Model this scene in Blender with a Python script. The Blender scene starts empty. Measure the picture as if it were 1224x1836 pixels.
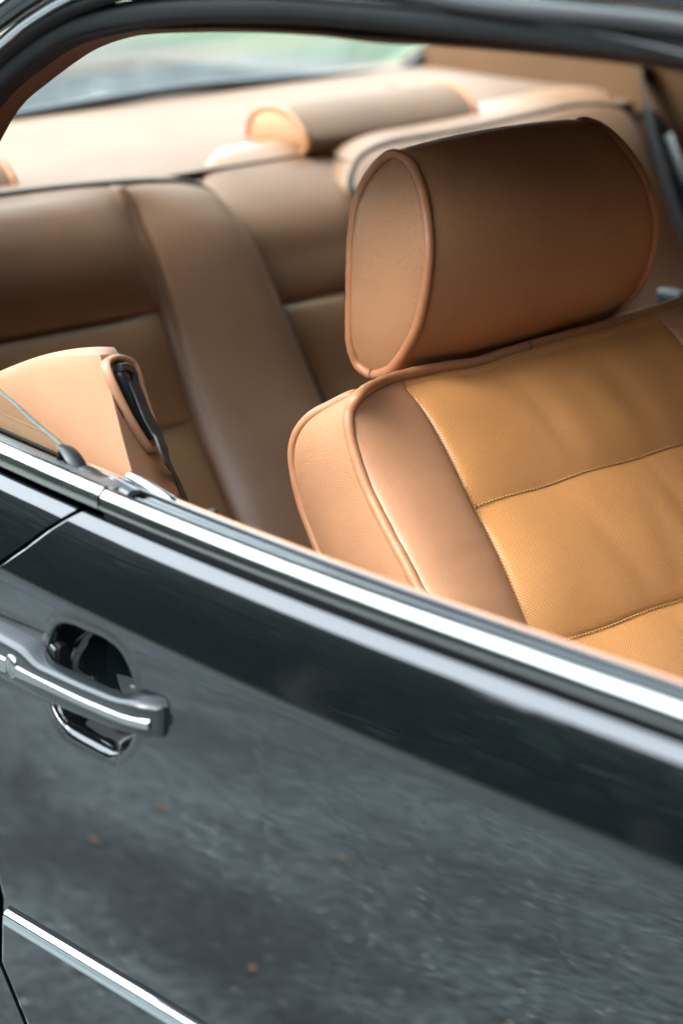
import bpy, bmesh, math, random
import numpy as np
from mathutils import Vector, Matrix
random.seed(7)
sc = bpy.context.scene
COL = sc.collection
rad = math.radians

# ------------------------------------------------------------------ camera
# axes: X = towards the car's nose, Y = from the kerb side into the car, Z = up
RC = np.array([[0.63015859, 0.77554987, -0.03771667],
               [0.20147254, -0.21022759, -0.95666775],
               [-0.74987263, 0.59525352, -0.28872872]])
CP = np.array([1.43978692, -0.92314277, 1.41292724])
FPX = 4544.5
cam_d = bpy.data.cameras.new('camera')
cam = bpy.data.objects.new('camera', cam_d)
COL.objects.link(cam)
M3 = np.stack([RC[0], -RC[1], -RC[2]], 1)
cam.matrix_world = Matrix.Translation(Vector(CP)) @ Matrix(M3.tolist()).to_4x4()
cam_d.sensor_fit = 'VERTICAL'
cam_d.sensor_height = 36.0
cam_d.sensor_width = 24.0
cam_d.lens = FPX / 1836 * 36
cam_d.clip_start = 0.05
cam_d.clip_end = 800
cam_d.dof.use_dof = True
cam_d.dof.focus_distance = 2.0
cam_d.dof.aperture_fstop = 4.2
sc.camera = cam

# ------------------------------------------------------------------ light
SUN_EL, SUN_AZ = 43, -95      # azimuth measured from +X (nose), counter-clockwise
w = bpy.data.worlds.new('World')
sc.world = w
w.use_nodes = True
nt = w.node_tree
nt.nodes.clear()
wo = nt.nodes.new('ShaderNodeOutputWorld')
bg = nt.nodes.new('ShaderNodeBackground')
sky = nt.nodes.new('ShaderNodeTexSky')
sky.sky_type = 'NISHITA'
sky.sun_disc = False
sky.sun_elevation = rad(SUN_EL)
sky.sun_rotation = rad(90 - SUN_AZ)
sky.air_density = 1.0
sky.dust_density = 4.0
sky.ozone_density = 0.8
hs = nt.nodes.new('ShaderNodeHueSaturation')
hs.inputs['Saturation'].default_value = 0.5
nt.links.new(sky.outputs[0], hs.inputs['Color'])
# thin bright overcast laid over the blue
wtc = nt.nodes.new('ShaderNodeTexCoord'); wn = nt.nodes.new('ShaderNodeTexNoise'); wn.inputs['Scale'].default_value = 1.6; wn.inputs['Detail'].default_value = 4
nt.links.new(wtc.outputs['Generated'], wn.inputs['Vector'])
wm = nt.nodes.new('ShaderNodeMapRange'); wm.inputs['From Min'].default_value = .3; wm.inputs['From Max'].default_value = .7
wm.inputs['To Min'].default_value = .55; wm.inputs['To Max'].default_value = .95
nt.links.new(wn.outputs['Fac'], wm.inputs[0])
cm = nt.nodes.new('ShaderNodeMixRGB'); nt.links.new(wm.outputs[0], cm.inputs[0]); nt.links.new(hs.outputs[0], cm.inputs[1]); cm.inputs[2].default_value = (7.8, 9.0, 9.9, 1)
nt.links.new(cm.outputs[0], bg.inputs['Color'])
bg.inputs['Strength'].default_value = 0.15
nt.links.new(bg.outputs[0], wo.inputs[0])
sl = bpy.data.lights.new('sun', 'SUN')
sl.energy = 0.7
sl.angle = rad(35)
sl.color = (1.0, 0.95, 0.88)
so = bpy.data.objects.new('sun', sl)
COL.objects.link(so)
sd = Vector((math.cos(rad(SUN_AZ)) * math.cos(rad(SUN_EL)), math.sin(rad(SUN_AZ)) * math.cos(rad(SUN_EL)), math.sin(rad(SUN_EL))))
so.rotation_euler = sd.to_track_quat('Z', 'Y').to_euler()
sc.view_settings.view_transform = 'Standard'
sc.view_settings.look = 'None'
sc.view_settings.exposure = 2.75
sc.view_settings.gamma = 1
sc.cycles.use_denoising = True
sc.cycles.max_bounces = 12
sc.cycles.diffuse_bounces = 6
sc.cycles.glossy_bounces = 5
sc.cycles.transparent_max_bounces = 12
sc.cycles.sample_clamp_indirect = 12

# ------------------------------------------------------------------ helpers
def on(px, py, ax, v):
    """measuring aid: the point of the plane axis=v that the photograph's pixel looks at"""
    d = RC.T @ np.array([px - 612, py - 918, FPX])
    return CP + d * ((v - CP[ax]) / d[ax])

def catmull(P, n, closed=False):
    P = np.array(P, float)
    if closed:
        Q = np.vstack([P[-1], P, P[0], P[1]])
    else:
        Q = np.vstack([2 * P[0] - P[1], P, 2 * P[-1] - P[-2]])
    out = []
    segs = len(Q) - 3
    for i in range(segs):
        p0, p1, p2, p3 = Q[i:i + 4]
        for t in np.linspace(0, 1, 24, endpoint=False):
            out.append(0.5 * ((2 * p1) + (-p0 + p2) * t + (2 * p0 - 5 * p1 + 4 * p2 - p3) * t * t + (-p0 + 3 * p1 - 3 * p2 + p3) * t ** 3))
    if not closed:
        out.append(P[-1])
    out = np.array(out)
    L = np.vstack([out, out[:1]]) if closed else out
    s = np.r_[0, np.cumsum(np.linalg.norm(np.diff(L, axis=0), axis=1))]
    t = np.linspace(0, s[-1], n, endpoint=not closed)
    return np.stack([np.interp(t, s, L[:, k]) for k in range(P.shape[1])], 1)

def resample(P, n):
    P = np.array(P, float)
    s = np.r_[0, np.cumsum(np.linalg.norm(np.diff(P, axis=0), axis=1))]
    t = np.linspace(0, s[-1], n)
    return np.stack([np.interp(t, s, P[:, k]) for k in range(3)], 1)

def mk(name, verts, faces, mat, parent=None, smooth=True, uv=None, origin=None, label=None, kind=None):
    me = bpy.data.meshes.new(name)
    verts = np.asarray(verts, float)
    me.from_pydata([tuple(v) for v in verts], [], [tuple(int(i) for i in f) for f in faces])
    me.validate()
    if uv is not None:
        ul = me.uv_layers.new(name='UVMap')
        idx = np.empty(len(me.loops), dtype=np.int32)
        me.loops.foreach_get('vertex_index', idx)
        ul.data.foreach_set('uv', np.asarray(uv, np.float32)[idx].ravel())
    me.materials.append(mat)
    bm = bmesh.new(); bm.from_mesh(me)
    bmesh.ops.recalc_face_normals(bm, faces=bm.faces)
    bm.to_mesh(me); bm.free()
    if smooth:
        me.shade_smooth()
    o = bpy.data.objects.new(name, me)
    COL.objects.link(o)
    if parent is not None:
        put(o, parent)
    if label: o['label'] = label
    if kind: o['kind'] = kind
    return o

def put(o, parent):
    o.parent = parent
    T = parent.location.copy()
    # geometry is modelled in place: cancel the offset of the thing's base
    if parent.type == 'EMPTY':
        o.matrix_parent_inverse = Matrix.Translation(-T)

def grid_faces(nu, nv, cu=False, cv=False, off=0):
    F = []
    for i in range(nu if cu else nu - 1):
        for j in range(nv if cv else nv - 1):
            a = i * nv + j; b = ((i + 1) % nu) * nv + j
            c = ((i + 1) % nu) * nv + (j + 1) % nv; d = i * nv + (j + 1) % nv
            F.append((a + off, b + off, c + off, d + off))
    return F

def solid(o, t, offset=-1):
    m = o.modifiers.new('thickness', 'SOLIDIFY'); m.thickness = t; m.offset = offset
    return o

def bevel(o, wd, seg=2):
    m = o.modifiers.new('bevel', 'BEVEL'); m.width = wd; m.segments = seg; m.limit_method = 'ANGLE'
    m.angle_limit = rad(35)
    return o

def flat_smooth(o, ang=35):
    o.data.set_sharp_from_angle(angle=rad(ang))
    return o

def sweep(name, path, prof, mat, parent=None, up=(0, 0, 1), closed=False, caps=True, label=None, closed_prof=True, sharp=None, scale=None):
    """prof: list of (side, up) offsets swept along path; side = up x tangent"""
    P = np.array(path, float); n = len(P); m = len(prof)
    if closed:
        T = np.roll(P, -1, 0) - np.roll(P, 1, 0)
    else:
        T = np.gradient(P, axis=0)
    T /= np.linalg.norm(T, axis=1)[:, None]
    V = []
    for k in range(n):
        u = np.array(up[k] if hasattr(up[0], '__len__') else up, float)
        s = np.cross(u, T[k]); s /= np.linalg.norm(s)
        uu = np.cross(T[k], s)
        sk = 1 if scale is None else scale[k]
        for (a, b) in prof:
            V.append(P[k] + s * a * sk + uu * b * sk)
    F = grid_faces(n, m, cu=closed, cv=closed_prof)
    if caps and not closed and closed_prof:
        F.append(tuple(range(m)))
        F.append(tuple((n - 1) * m + i for i in range(m)))
    o = mk(name, V, F, mat, parent, label=label)
    if sharp: flat_smooth(o, sharp)
    elif caps: flat_smooth(o, 60)
    return o

def circ(r, n=12, ry=None):
    ry = ry or r
    return [(r * math.cos(2 * math.pi * i / n), ry * math.sin(2 * math.pi * i / n)) for i in range(n)]

def piping(name, pts, r, mat, parent, closed=False, n=None, label=None, up=(0.13, 0.2, 0.97)):
    P = catmull(pts, n or max(24, len(pts) * 12), closed)
    k = np.arange(len(P))
    sc_ = 1 + 0.05 * np.sin(k * 0.9) * np.sin(k * 0.31 + 1)
    # parallel transport frame through an 'up' kept off the tangent
    T = np.gradient(P, axis=0); T /= np.linalg.norm(T, axis=1)[:, None]
    ups = []
    u = np.array(up, float)
    for t in T:
        u = u - t * (u @ t); u /= np.linalg.norm(u); ups.append(u.copy())
    return sweep(name, P, circ(r, 12), mat, parent, up=ups, closed=closed, label=label, scale=sc_)

def soft(u, n=2.6, m=1.7):
    return np.clip(1 - np.abs(2 * u - 1) ** n, 0, 1) ** (1 / m)

def coons(name, top, bot, left, right, nu, nv, bulge, mat, parent, nrm, thick=.008, extra=None, label=None, pu=(2.6, 1.7), pv=(2.6, 1.7)):
    """pillowed panel between four sewn edges. top/bot run left to right, left/right run top to bottom"""
    t = resample(top, nu); b = resample(bot, nu); l = resample(left, nv); r = resample(right, nv)
    l[0] = t[0]; l[-1] = b[0]; r[0] = t[-1]; r[-1] = b[-1]
    U, V = np.meshgrid(np.linspace(0, 1, nu), np.linspace(0, 1, nv), indexing='ij')
    U3, V3 = U[..., None], V[..., None]
    S = (1 - V3) * t[:, None] + V3 * b[:, None] + (1 - U3) * l[None] + U3 * r[None]
    S -= (1 - U3) * (1 - V3) * t[0] + U3 * (1 - V3) * t[-1] + (1 - U3) * V3 * b[0] + U3 * V3 * b[-1]
    du = np.gradient(S, axis=0); dv = np.gradient(S, axis=1)
    N = np.cross(du, dv)
    N /= np.linalg.norm(N, axis=2)[..., None] + 1e-12
    if (N.mean((0, 1)) @ np.array(nrm)) < 0: N = -N
    h = bulge * soft(U, *pu) * soft(V, *pv)
    if extra is not None: h = h + extra(U, V)
    S = S + N * h[..., None]
    Lu = np.linalg.norm(du, axis=2).sum(0).mean(); Lv = np.linalg.norm(dv, axis=2).sum(1).mean()
    uv = np.stack([U * Lu, V * Lv], 2).reshape(-1, 2)
    B = S - N * (thick * (.12 + .88 * np.minimum(1, soft(U) * soft(V) * 1.3)))[..., None]
    n = nu * nv
    VV = np.vstack([S.reshape(-1, 3), B.reshape(-1, 3)])
    F = grid_faces(nu, nv) + [f[::-1] for f in grid_faces(nu, nv, off=n)]
    rim = [i * nv for i in range(nu)] + [(nu - 1) * nv + j for j in range(1, nv)] + \
          [i * nv + nv - 1 for i in range(nu - 2, -1, -1)] + [j for j in range(nv - 2, 0, -1)]
    for a, c in zip(rim, rim[1:] + rim[:1]):
        F.append((a, c, c + n, a + n))
    o = mk(name, VV, F, mat, parent, uv=np.vstack([uv, uv]), label=label)
    flat_smooth(o, 60)
    return o, S

def box(name, lo, hi, mat, parent=None, bev=.004, label=None):
    x0, y0, z0 = lo; x1, y1, z1 = hi
    V = [(x0, y0, z0), (x1, y0, z0), (x1, y1, z0), (x0, y1, z0), (x0, y0, z1), (x1, y0, z1), (x1, y1, z1), (x0, y1, z1)]
    F = [(0, 3, 2, 1), (4, 5, 6, 7), (0, 1, 5, 4), (1, 2, 6, 5), (2, 3, 7, 6), (3, 0, 4, 7)]
    o = mk(name, V, F, mat, parent, smooth=False, label=label)
    if bev: bevel(o, bev, 3)
    return o

# ------------------------------------------------------------------ materials
def mat_new(name):
    m = bpy.data.materials.new(name); m.use_nodes = True
    b = m.node_tree.nodes['Principled BSDF']
    return m, m.node_tree, b

def N(nt, t, **kw):
    n = nt.nodes.new(t)
    for k, v in kw.items():
        if k in n.inputs: n.inputs[k].default_value = v
        else: setattr(n, k, v)
    return n

def ramp(nt, stops, interp='LINEAR'):
    r = nt.nodes.new('ShaderNodeValToRGB')
    r.color_ramp.interpolation = interp
    els = r.color_ramp.elements
    while len(els) < len(stops): els.new(0.5)
    for e, (p, c) in zip(els, stops):
        e.position = p; e.color = c if len(c) == 4 else (*c, 1)
    return r

def leather(name, col, rough=.42, grain=680, bump=.6, perf=None, spec=.45, sheen=0.0, holes=(.24, .11, .04)):
    m, nt, b = mat_new(name)
    tc = N(nt, 'ShaderNodeTexCoord')
    L = nt.links.new
    # warp for uneven cell sizes
    nz = N(nt, 'ShaderNodeTexNoise', Scale=90.0, Detail=2.0)
    L(tc.outputs['Object'], nz.inputs['Vector'])
    mx = N(nt, 'ShaderNodeMixRGB', blend_type='ADD'); mx.inputs[0].default_value = 0.004
    L(tc.outputs['Object'], mx.inputs[1]); L(nz.outputs['Color'], mx.inputs[2])
    vo = N(nt, 'ShaderNodeTexVoronoi', feature='DISTANCE_TO_EDGE', Scale=float(grain))
    L(mx.outputs[0], vo.inputs['Vector'])
    cr = ramp(nt, [(0.0, (0, 0, 0)), (0.16, (1, 1, 1))])
    L(vo.outputs['Distance'], cr.inputs[0])
    n2 = N(nt, 'ShaderNodeTexNoise', Scale=1500.0, Detail=2.0)
    L(tc.outputs['Object'], n2.inputs['Vector'])
    add = N(nt, 'ShaderNodeMath', operation='MULTIPLY_ADD'); add.inputs[1].default_value = .35
    L(n2.outputs['Fac'], add.inputs[0]); L(cr.outputs[0], add.inputs[2])
    # soft creases
    n3 = N(nt, 'ShaderNodeTexNoise', Scale=28.0, Detail=3.0)
    L(tc.outputs['Object'], n3.inputs['Vector'])
    b0 = N(nt, 'ShaderNodeBump', Strength=.25, Distance=.0012)
    L(n3.outputs['Fac'], b0.inputs['Height'])
    bp = N(nt, 'ShaderNodeBump', Strength=bump, Distance=.0005)
    L(add.outputs[0], bp.inputs['Height']); L(b0.outputs[0], bp.inputs['Normal'])
    # colour: slow mottling, slightly darker in the grain
    n4 = N(nt, 'ShaderNodeTexNoise', Scale=11.0, Detail=4.0)
    L(tc.outputs['Object'], n4.inputs['Vector'])
    c1 = ramp(nt, [(0.3, tuple(x * .90 for x in col)), (0.7, tuple(min(1, x * 1.07) for x in col))])
    L(n4.outputs['Fac'], c1.inputs[0])
    mm = N(nt, 'ShaderNodeMixRGB', blend_type='MULTIPLY'); mm.inputs[0].default_value = .22
    L(c1.outputs[0], mm.inputs[1]); L(cr.outputs[0], mm.inputs[2])
    colout = mm.outputs[0]
    if perf:
        mp = N(nt, 'ShaderNodeMapping'); mp.inputs['Scale'].default_value = (1 / perf, 1 / perf, 1)
        mp.inputs['Rotation'].default_value = (0, 0, rad(45))
        L(tc.outputs['UV'], mp.inputs['Vector'])
        v2 = N(nt, 'ShaderNodeTexVoronoi', voronoi_dimensions='2D', Scale=1.0, Randomness=0.0)
        L(mp.outputs[0], v2.inputs['Vector'])
        hr = ramp(nt, [(0.12, (0, 0, 0)), (0.27, (1, 1, 1))])
        L(v2.outputs['Distance'], hr.inputs[0])
        m3 = N(nt, 'ShaderNodeMixRGB'); m3.inputs[1].default_value = (*holes, 1)
        L(hr.outputs[0], m3.inputs[0]); L(colout, m3.inputs[2]); colout = m3.outputs[0]
        b3 = N(nt, 'ShaderNodeBump', Strength=.8, Distance=.0006)
        L(hr.outputs[0], b3.inputs['Height']); L(bp.outputs[0], b3.inputs['Normal']); bp = b3
    L(colout, b.inputs['Base Color'])
    L(bp.outputs[0], b.inputs['Normal'])
    b.inputs['Roughness'].default_value = rough
    b.inputs['Specular IOR Level'].default_value = spec
    if sheen:
        b.inputs['Sheen Weight'].default_value = sheen
    return m

def simple(name, col, rough=.5, metal=0, spec=.5, noise=None, bump=0, coat=0, scale=(1, 1, 1), var=.12, nscale=60.0, rvar=0.0):
    m, nt, b = mat_new(name)
    b.inputs['Base Color'].default_value = (*col, 1)
    b.inputs['Roughness'].default_value = rough
    b.inputs['Metallic'].default_value = metal
    b.inputs['Specular IOR Level'].default_value = spec
    b.inputs['Coat Weight'].default_value = coat
    tc = N(nt, 'ShaderNodeTexCoord')
    mp = N(nt, 'ShaderNodeMapping'); mp.inputs['Scale'].default_value = scale
    nt.links.new(tc.outputs['Object'], mp.inputs[0])
    nz = N(nt, 'ShaderNodeTexNoise', Scale=nscale, Detail=5.0, Roughness=.6)
    nt.links.new(mp.outputs[0], nz.inputs['Vector'])
    c = ramp(nt, [(.3, tuple(x * (1 - var) for x in col)), (.7, tuple(min(1, x * (1 + var)) for x in col))])
    nt.links.new(nz.outputs['Fac'], c.inputs[0]); nt.links.new(c.outputs[0], b.inputs['Base Color'])
    if rvar:
        mr = N(nt, 'ShaderNodeMapRange'); mr.inputs['To Min'].default_value = rough - rvar; mr.inputs['To Max'].default_value = rough + rvar
        nt.links.new(nz.outputs['Fac'], mr.inputs[0]); nt.links.new(mr.outputs[0], b.inputs['Roughness'])
    if bump:
        bp = N(nt, 'ShaderNodeBump', Strength=bump, Distance=.0004)
        nt.links.new(nz.outputs['Fac'], bp.inputs['Height']); nt.links.new(bp.outputs[0], b.inputs['Normal'])
    return m

TAN = (.43, .21, .10)
M = {}
M['leather'] = leather('tan grained leather', TAN, .44)
M['leather_smooth'] = leather('tan bolster leather', (.45, .225, .12), .40, grain=900, bump=.12)
M['leather_perf'] = leather('golden perforated leather', (.60, .275, .092), .36, grain=1100, bump=.10, perf=.0021)
M['leather_pipe'] = leather('tan leather piping', (.40, .175, .082), .42, grain=1000, bump=.10)
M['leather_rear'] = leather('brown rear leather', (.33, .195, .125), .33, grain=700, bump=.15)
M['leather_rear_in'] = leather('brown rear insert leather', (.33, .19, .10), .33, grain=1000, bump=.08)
M['shelf'] = leather('tan parcel shelf cloth', (.20, .124, .084), .75, grain=1400, bump=.1)
M['trim'] = leather('tan moulded trim', (.35, .178, .100), .5, grain=1300, bump=.10)
M['pillar'] = leather('brown pillar cloth', (.15, .075, .034), .8, grain=1500, bump=.2)
M['thread'] = simple('ochre thread', (.42, .22, .07), .6)
M['hole'] = simple('dark needle hole', (.05, .022, .008), .8)
M['seam'] = simple('dark piping and seam shade', (.035, .022, .016), .55)  # dark piping colour, also the shade along the bench seam
M['chrome'] = simple('bright chrome', (.62, .64, .66), .09, metal=1, nscale=300, var=.04, scale=(.05, 1, 1), bump=.06)
M['brushed'] = simple('brushed bright trim', (.38, .38, .37), .17, metal=1, nscale=900, var=.08, scale=(.02, 1, 1), bump=.18, rvar=.05)
M['rubber'] = simple('black rubber', (.009, .0105, .0115), .42, nscale=500, var=.3, bump=.25, rvar=.06, scale=(.3, 1, 1))
M['rubber_dark'] = simple('dull black roof rubber', (.006, .0075, .0085), .55, nscale=300, var=.3, bump=.25, spec=.25)
M['rubber_top'] = simple('weathered grey rubber seal', (.045, .055, .06), .30, nscale=200, var=.25, bump=.15, scale=(.1, 1, 1), spec=.8)
M['plastic'] = simple('grey handle plastic', (.010, .0135, .015), .24, nscale=900, var=.3, bump=.15, spec=.6)
M['black'] = simple('matt black', (.003, .0035, .004), .6, spec=.15)
M['belt'] = simple('black webbing', (.012, .014, .016), .6, nscale=1200, var=.5, bump=.8, scale=(.2, .2, 1))
M['welt'] = simple('brown woven welt', (.11, .04, .018), .85, nscale=900, var=.4, bump=.9, scale=(.15, 1, 1))
M['headliner'] = simple('grey beige headliner', (.13, .10, .08), .9, nscale=700, var=.15, bump=.5)
M['carpet'] = simple('brown carpet', (.09, .05, .03), .95, nscale=400, var=.4, bump=1)
M['tyre'] = simple('tyre rubber', (.02, .02, .02), .7, nscale=200, var=.3, bump=.5)
M['rim'] = simple('silver rim paint', (.5, .5, .5), .3, metal=.8)
M['leaf'] = simple('dry orange leaf', (.45, .16, .05), .6, nscale=50, var=.3)
M['bark'] = simple('grey brown bark', (.09, .07, .055), .9, nscale=8, var=.4, bump=1)

def paint():
    m, nt, b = mat_new('dark green black car paint')
    L = nt.links.new
    b.inputs['Base Color'].default_value = (.0010, .0022, .0027, 1)
    b.inputs['Roughness'].default_value = .35
    b.inputs['Specular IOR Level'].default_value = .05
    b.inputs['Coat Weight'].default_value = 1
    b.inputs['Coat Roughness'].default_value = .012
    b.inputs['Coat IOR'].default_value = 1.7
    tc = N(nt, 'ShaderNodeTexCoord')
    nz = N(nt, 'ShaderNodeTexNoise', Scale=7.0, Detail=2.0)
    L(tc.outputs['Object'], nz.inputs['Vector'])
    n2 = N(nt, 'ShaderNodeTexNoise', Scale=260.0, Detail=2.0)
    L(tc.outputs['Object'], n2.inputs['Vector'])
    b1 = N(nt, 'ShaderNodeBump', Strength=.35, Distance=.0012); L(nz.outputs['Fac'], b1.inputs['Height'])
    b2 = N(nt, 'ShaderNodeBump', Strength=.06, Distance=.0001); L(n2.outputs['Fac'], b2.inputs['Height']); L(b1.outputs[0], b2.inputs['Normal'])
    L(b2.outputs[0], b.inputs['Coat Normal'])
    # sparse dust specks on the lacquer
    vo = N(nt, 'ShaderNodeTexVoronoi', Scale=42.0); L(tc.outputs['Object'], vo.inputs['Vector'])
    cr = ramp(nt, [(.0, (1, 1, 1)), (.03, (0, 0, 0))]); L(vo.outputs['Distance'], cr.inputs[0])
    mx = N(nt, 'ShaderNodeMixRGB'); mx.inputs[1].default_value = (.0010, .0022, .0027, 1); mx.inputs[2].default_value = (.05, .055, .055, 1)
    L(cr.outputs[0], mx.inputs[0]); L(mx.outputs[0], b.inputs['Base Color'])
    return m
M['paint'] = paint()

def glass(name, tint, ior=1.5):
    m = bpy.data.materials.new(name); m.use_nodes = True
    nt = m.node_tree; nt.nodes.clear()
    out = N(nt, 'ShaderNodeOutputMaterial')
    tr = N(nt, 'ShaderNodeBsdfTransparent'); tr.inputs[0].default_value = (*tint, 1)
    gl = N(nt, 'ShaderNodeBsdfGlossy', Roughness=.01)
    fr = N(nt, 'ShaderNodeFresnel', IOR=ior)
    mx = N(nt, 'ShaderNodeMixShader')
    ge = N(nt, 'ShaderNodeNewGeometry'); inv = N(nt, 'ShaderNodeMath', operation='SUBTRACT'); inv.inputs[0].default_value = 1
    nt.links.new(ge.outputs['Backfacing'], inv.inputs[1])
    mf = N(nt, 'ShaderNodeMath', operation='MULTIPLY'); nt.links.new(fr.outputs[0], mf.inputs[0]); nt.links.new(inv.outputs[0], mf.inputs[1])
    nt.links.new(mf.outputs[0], mx.inputs[0]); nt.links.new(tr.outputs[0], mx.inputs[1]); nt.links.new(gl.outputs[0], mx.inputs[2])
    nt.links.new(mx.outputs[0], out.inputs[0])
    return m
M['glass'] = glass('clear car glass', (.93, .96, .94))
M['glass_tint'] = glass('tinted side glass', (.84, .85, .78))

# ------------------------------------------------------------------ surroundings
def ground_mat(name, dark, light, spots, scale=1.0, dark_patches=()):
    m, nt, b = mat_new(name)
    L = nt.links.new
    tc = N(nt, 'ShaderNodeTexCoord')
    n1 = N(nt, 'ShaderNodeTexNoise', Scale=38.0 * scale, Detail=6.0, Roughness=.7); L(tc.outputs['Object'], n1.inputs['Vector'])
    n2 = N(nt, 'ShaderNodeTexNoise', Scale=1.7 * scale, Detail=9.0, Roughness=.74); L(tc.outputs['Object'], n2.inputs['Vector'])
    c1 = ramp(nt, [(.36, dark), (.62, light)]); L(n1.outputs['Fac'], c1.inputs[0])
    c2 = ramp(nt, [(.38, (.20, .20, .20)), (.58, (1, 1, 1))]); L(n2.outputs['Fac'], c2.inputs[0])
    mu = N(nt, 'ShaderNodeMixRGB', blend_type='MULTIPLY'); mu.inputs[0].default_value = .85
    L(c1.outputs[0], mu.inputs[1]); L(c2.outputs[0], mu.inputs[2])
    vo = N(nt, 'ShaderNodeTexVoronoi', Scale=26.0 * scale); L(tc.outputs['Object'], vo.inputs['Vector'])
    cr = ramp(nt, [(.10, (1, 1, 1)), (.17, (0, 0, 0))]); L(vo.outputs['Distance'], cr.inputs[0])
    ms = N(nt, 'ShaderNodeMixRGB'); L(cr.outputs[0], ms.inputs[0]); L(mu.outputs[0], ms.inputs[1]); ms.inputs[2].default_value = (*spots, 1)
    col = ms.outputs[0]
    for (sx, sy, rx_, ry_, k_) in dark_patches:      # soft-edged darker patches multiplied into the colour
        sub = N(nt, 'ShaderNodeVectorMath', operation='SUBTRACT'); L(tc.outputs['Object'], sub.inputs[0]); sub.inputs[1].default_value = (sx, sy, 0)
        mu2 = N(nt, 'ShaderNodeVectorMath', operation='MULTIPLY'); L(sub.outputs[0], mu2.inputs[0]); mu2.inputs[1].default_value = (1 / rx_, 1 / ry_, 0)
        ln = N(nt, 'ShaderNodeVectorMath', operation='LENGTH'); L(mu2.outputs[0], ln.inputs[0])
        n5 = N(nt, 'ShaderNodeTexNoise', Scale=7.0, Detail=6.0, Roughness=.7); L(tc.outputs['Object'], n5.inputs['Vector'])
        ad = N(nt, 'ShaderNodeMath', operation='MULTIPLY_ADD'); L(n5.outputs['Fac'], ad.inputs[0]); ad.inputs[1].default_value = 1.6; L(ln.outputs['Value'], ad.inputs[2])
        rr = ramp(nt, [(.0, (k_, k_, k_)), (.62, (k_, k_, k_)), (.95, (1, 1, 1))])
        hf = N(nt, 'ShaderNodeMath', operation='MULTIPLY'); L(ad.outputs[0], hf.inputs[0]); hf.inputs[1].default_value = .5; L(hf.outputs[0], rr.inputs[0])
        m9 = N(nt, 'ShaderNodeMixRGB', blend_type='MULTIPLY'); m9.inputs[0].default_value = 1; L(col, m9.inputs[1]); L(rr.outputs[0], m9.inputs[2]); col = m9.outputs[0]
    L(col, b.inputs['Base Color'])
    b.inputs['Roughness'].default_value = .8
    bp = N(nt, 'ShaderNodeBump', Strength=.9, Distance=.006); L(n1.outputs['Fac'], bp.inputs['Height']); L(bp.outputs[0], b.inputs['Normal'])
    return m
M['asphalt'] = ground_mat('rough grey asphalt', (.022, .032, .032), (.185, .222, .220), (.40, .40, .39), dark_patches=((-1.25, -.92, .75, .20, .28), (-.55, -.80, .45, .12, .35), (-2.6, -1.55, 1.2, .22, .45)))
M['grass'] = ground_mat('pale worn grass', (.03, .055, .025), (.075, .12, .05), (.10, .10, .06), .25)
M['gravel'] = ground_mat('beige gravel verge', (.06, .053, .04), (.13, .118, .09), (.16, .15, .13), .5)

def sheet(name, x0, x1, y0, y1, z, mat, kind='structure'):
    o = mk(name, [(x0, y0, z), (x1, y0, z), (x1, y1, z), (x0, y1, z)], [(0, 1, 2, 3)], mat, smooth=False)
    o['kind'] = kind
    return o
sheet('ground', -300, 300, -300, 300, -.006, M['grass'])
sheet('road', -5.2, 40, -5.5, 4.6, 0.0, M['asphalt'])
sheet('gravel_verge', -40, -5.2, -5.5, 6.6, 0.0, M['gravel'])

# dry leaves lying on the asphalt beside the car (seen mirrored in the door)
def leaf_mesh():
    V = []; F = []
    n = 8
    for i in range(n + 1):
        t = i / n
        wv = .022 * math.sin(math.pi * t) ** .8 + .0006
        for s in (-1, 0, 1):
            V.append((t * .075 - .037, s * wv, .004 + .012 * (t - .5) ** 2 * 4 + (.006 if s else 0)))
    for i in range(n):
        for j in range(2):
            a = i * 3 + j
            F.append((a, a + 3, a + 4, a + 1))
    return V, F
lv, lf = leaf_mesh()
leaf0 = None
leaf_pts = [(-1.26, -1.33, .75, 'curled orange leaf on the asphalt, mirrored in the middle of the door'), (-1.52, -1.18, .7, 'orange leaf on the asphalt, mirrored below the door handle'),
            (-1.54, -1.06, .45, 'small orange leaf mirrored near the rear edge of the door'), (-1.40, -.96, .7, 'pale orange leaf mirrored just above the lower chrome strip'),
            (-.90, -.86, .6, 'orange leaf nearest the car, mirrored right of the lower chrome strip'), (-.62, -1.05, .5, 'small leaf mirrored at the bottom edge of the door')]
for i, (x, y, s, lab) in enumerate(leaf_pts):
    if leaf0 is None:
        leaf0 = mk('fallen_leaf', lv, lf, M['leaf']); solid(leaf0, .0008); o = leaf0
    else:
        o = leaf0.copy(); COL.objects.link(o)
    o.location = (x, y, .002); o.rotation_euler = (0, 0, random.uniform(0, 6.3)); o.scale = (s * .5, s * .36, s * .5)
    o['label'] = lab; o['category'] = 'leaf'; o['group'] = 'dry leaves scattered on the asphalt'

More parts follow.
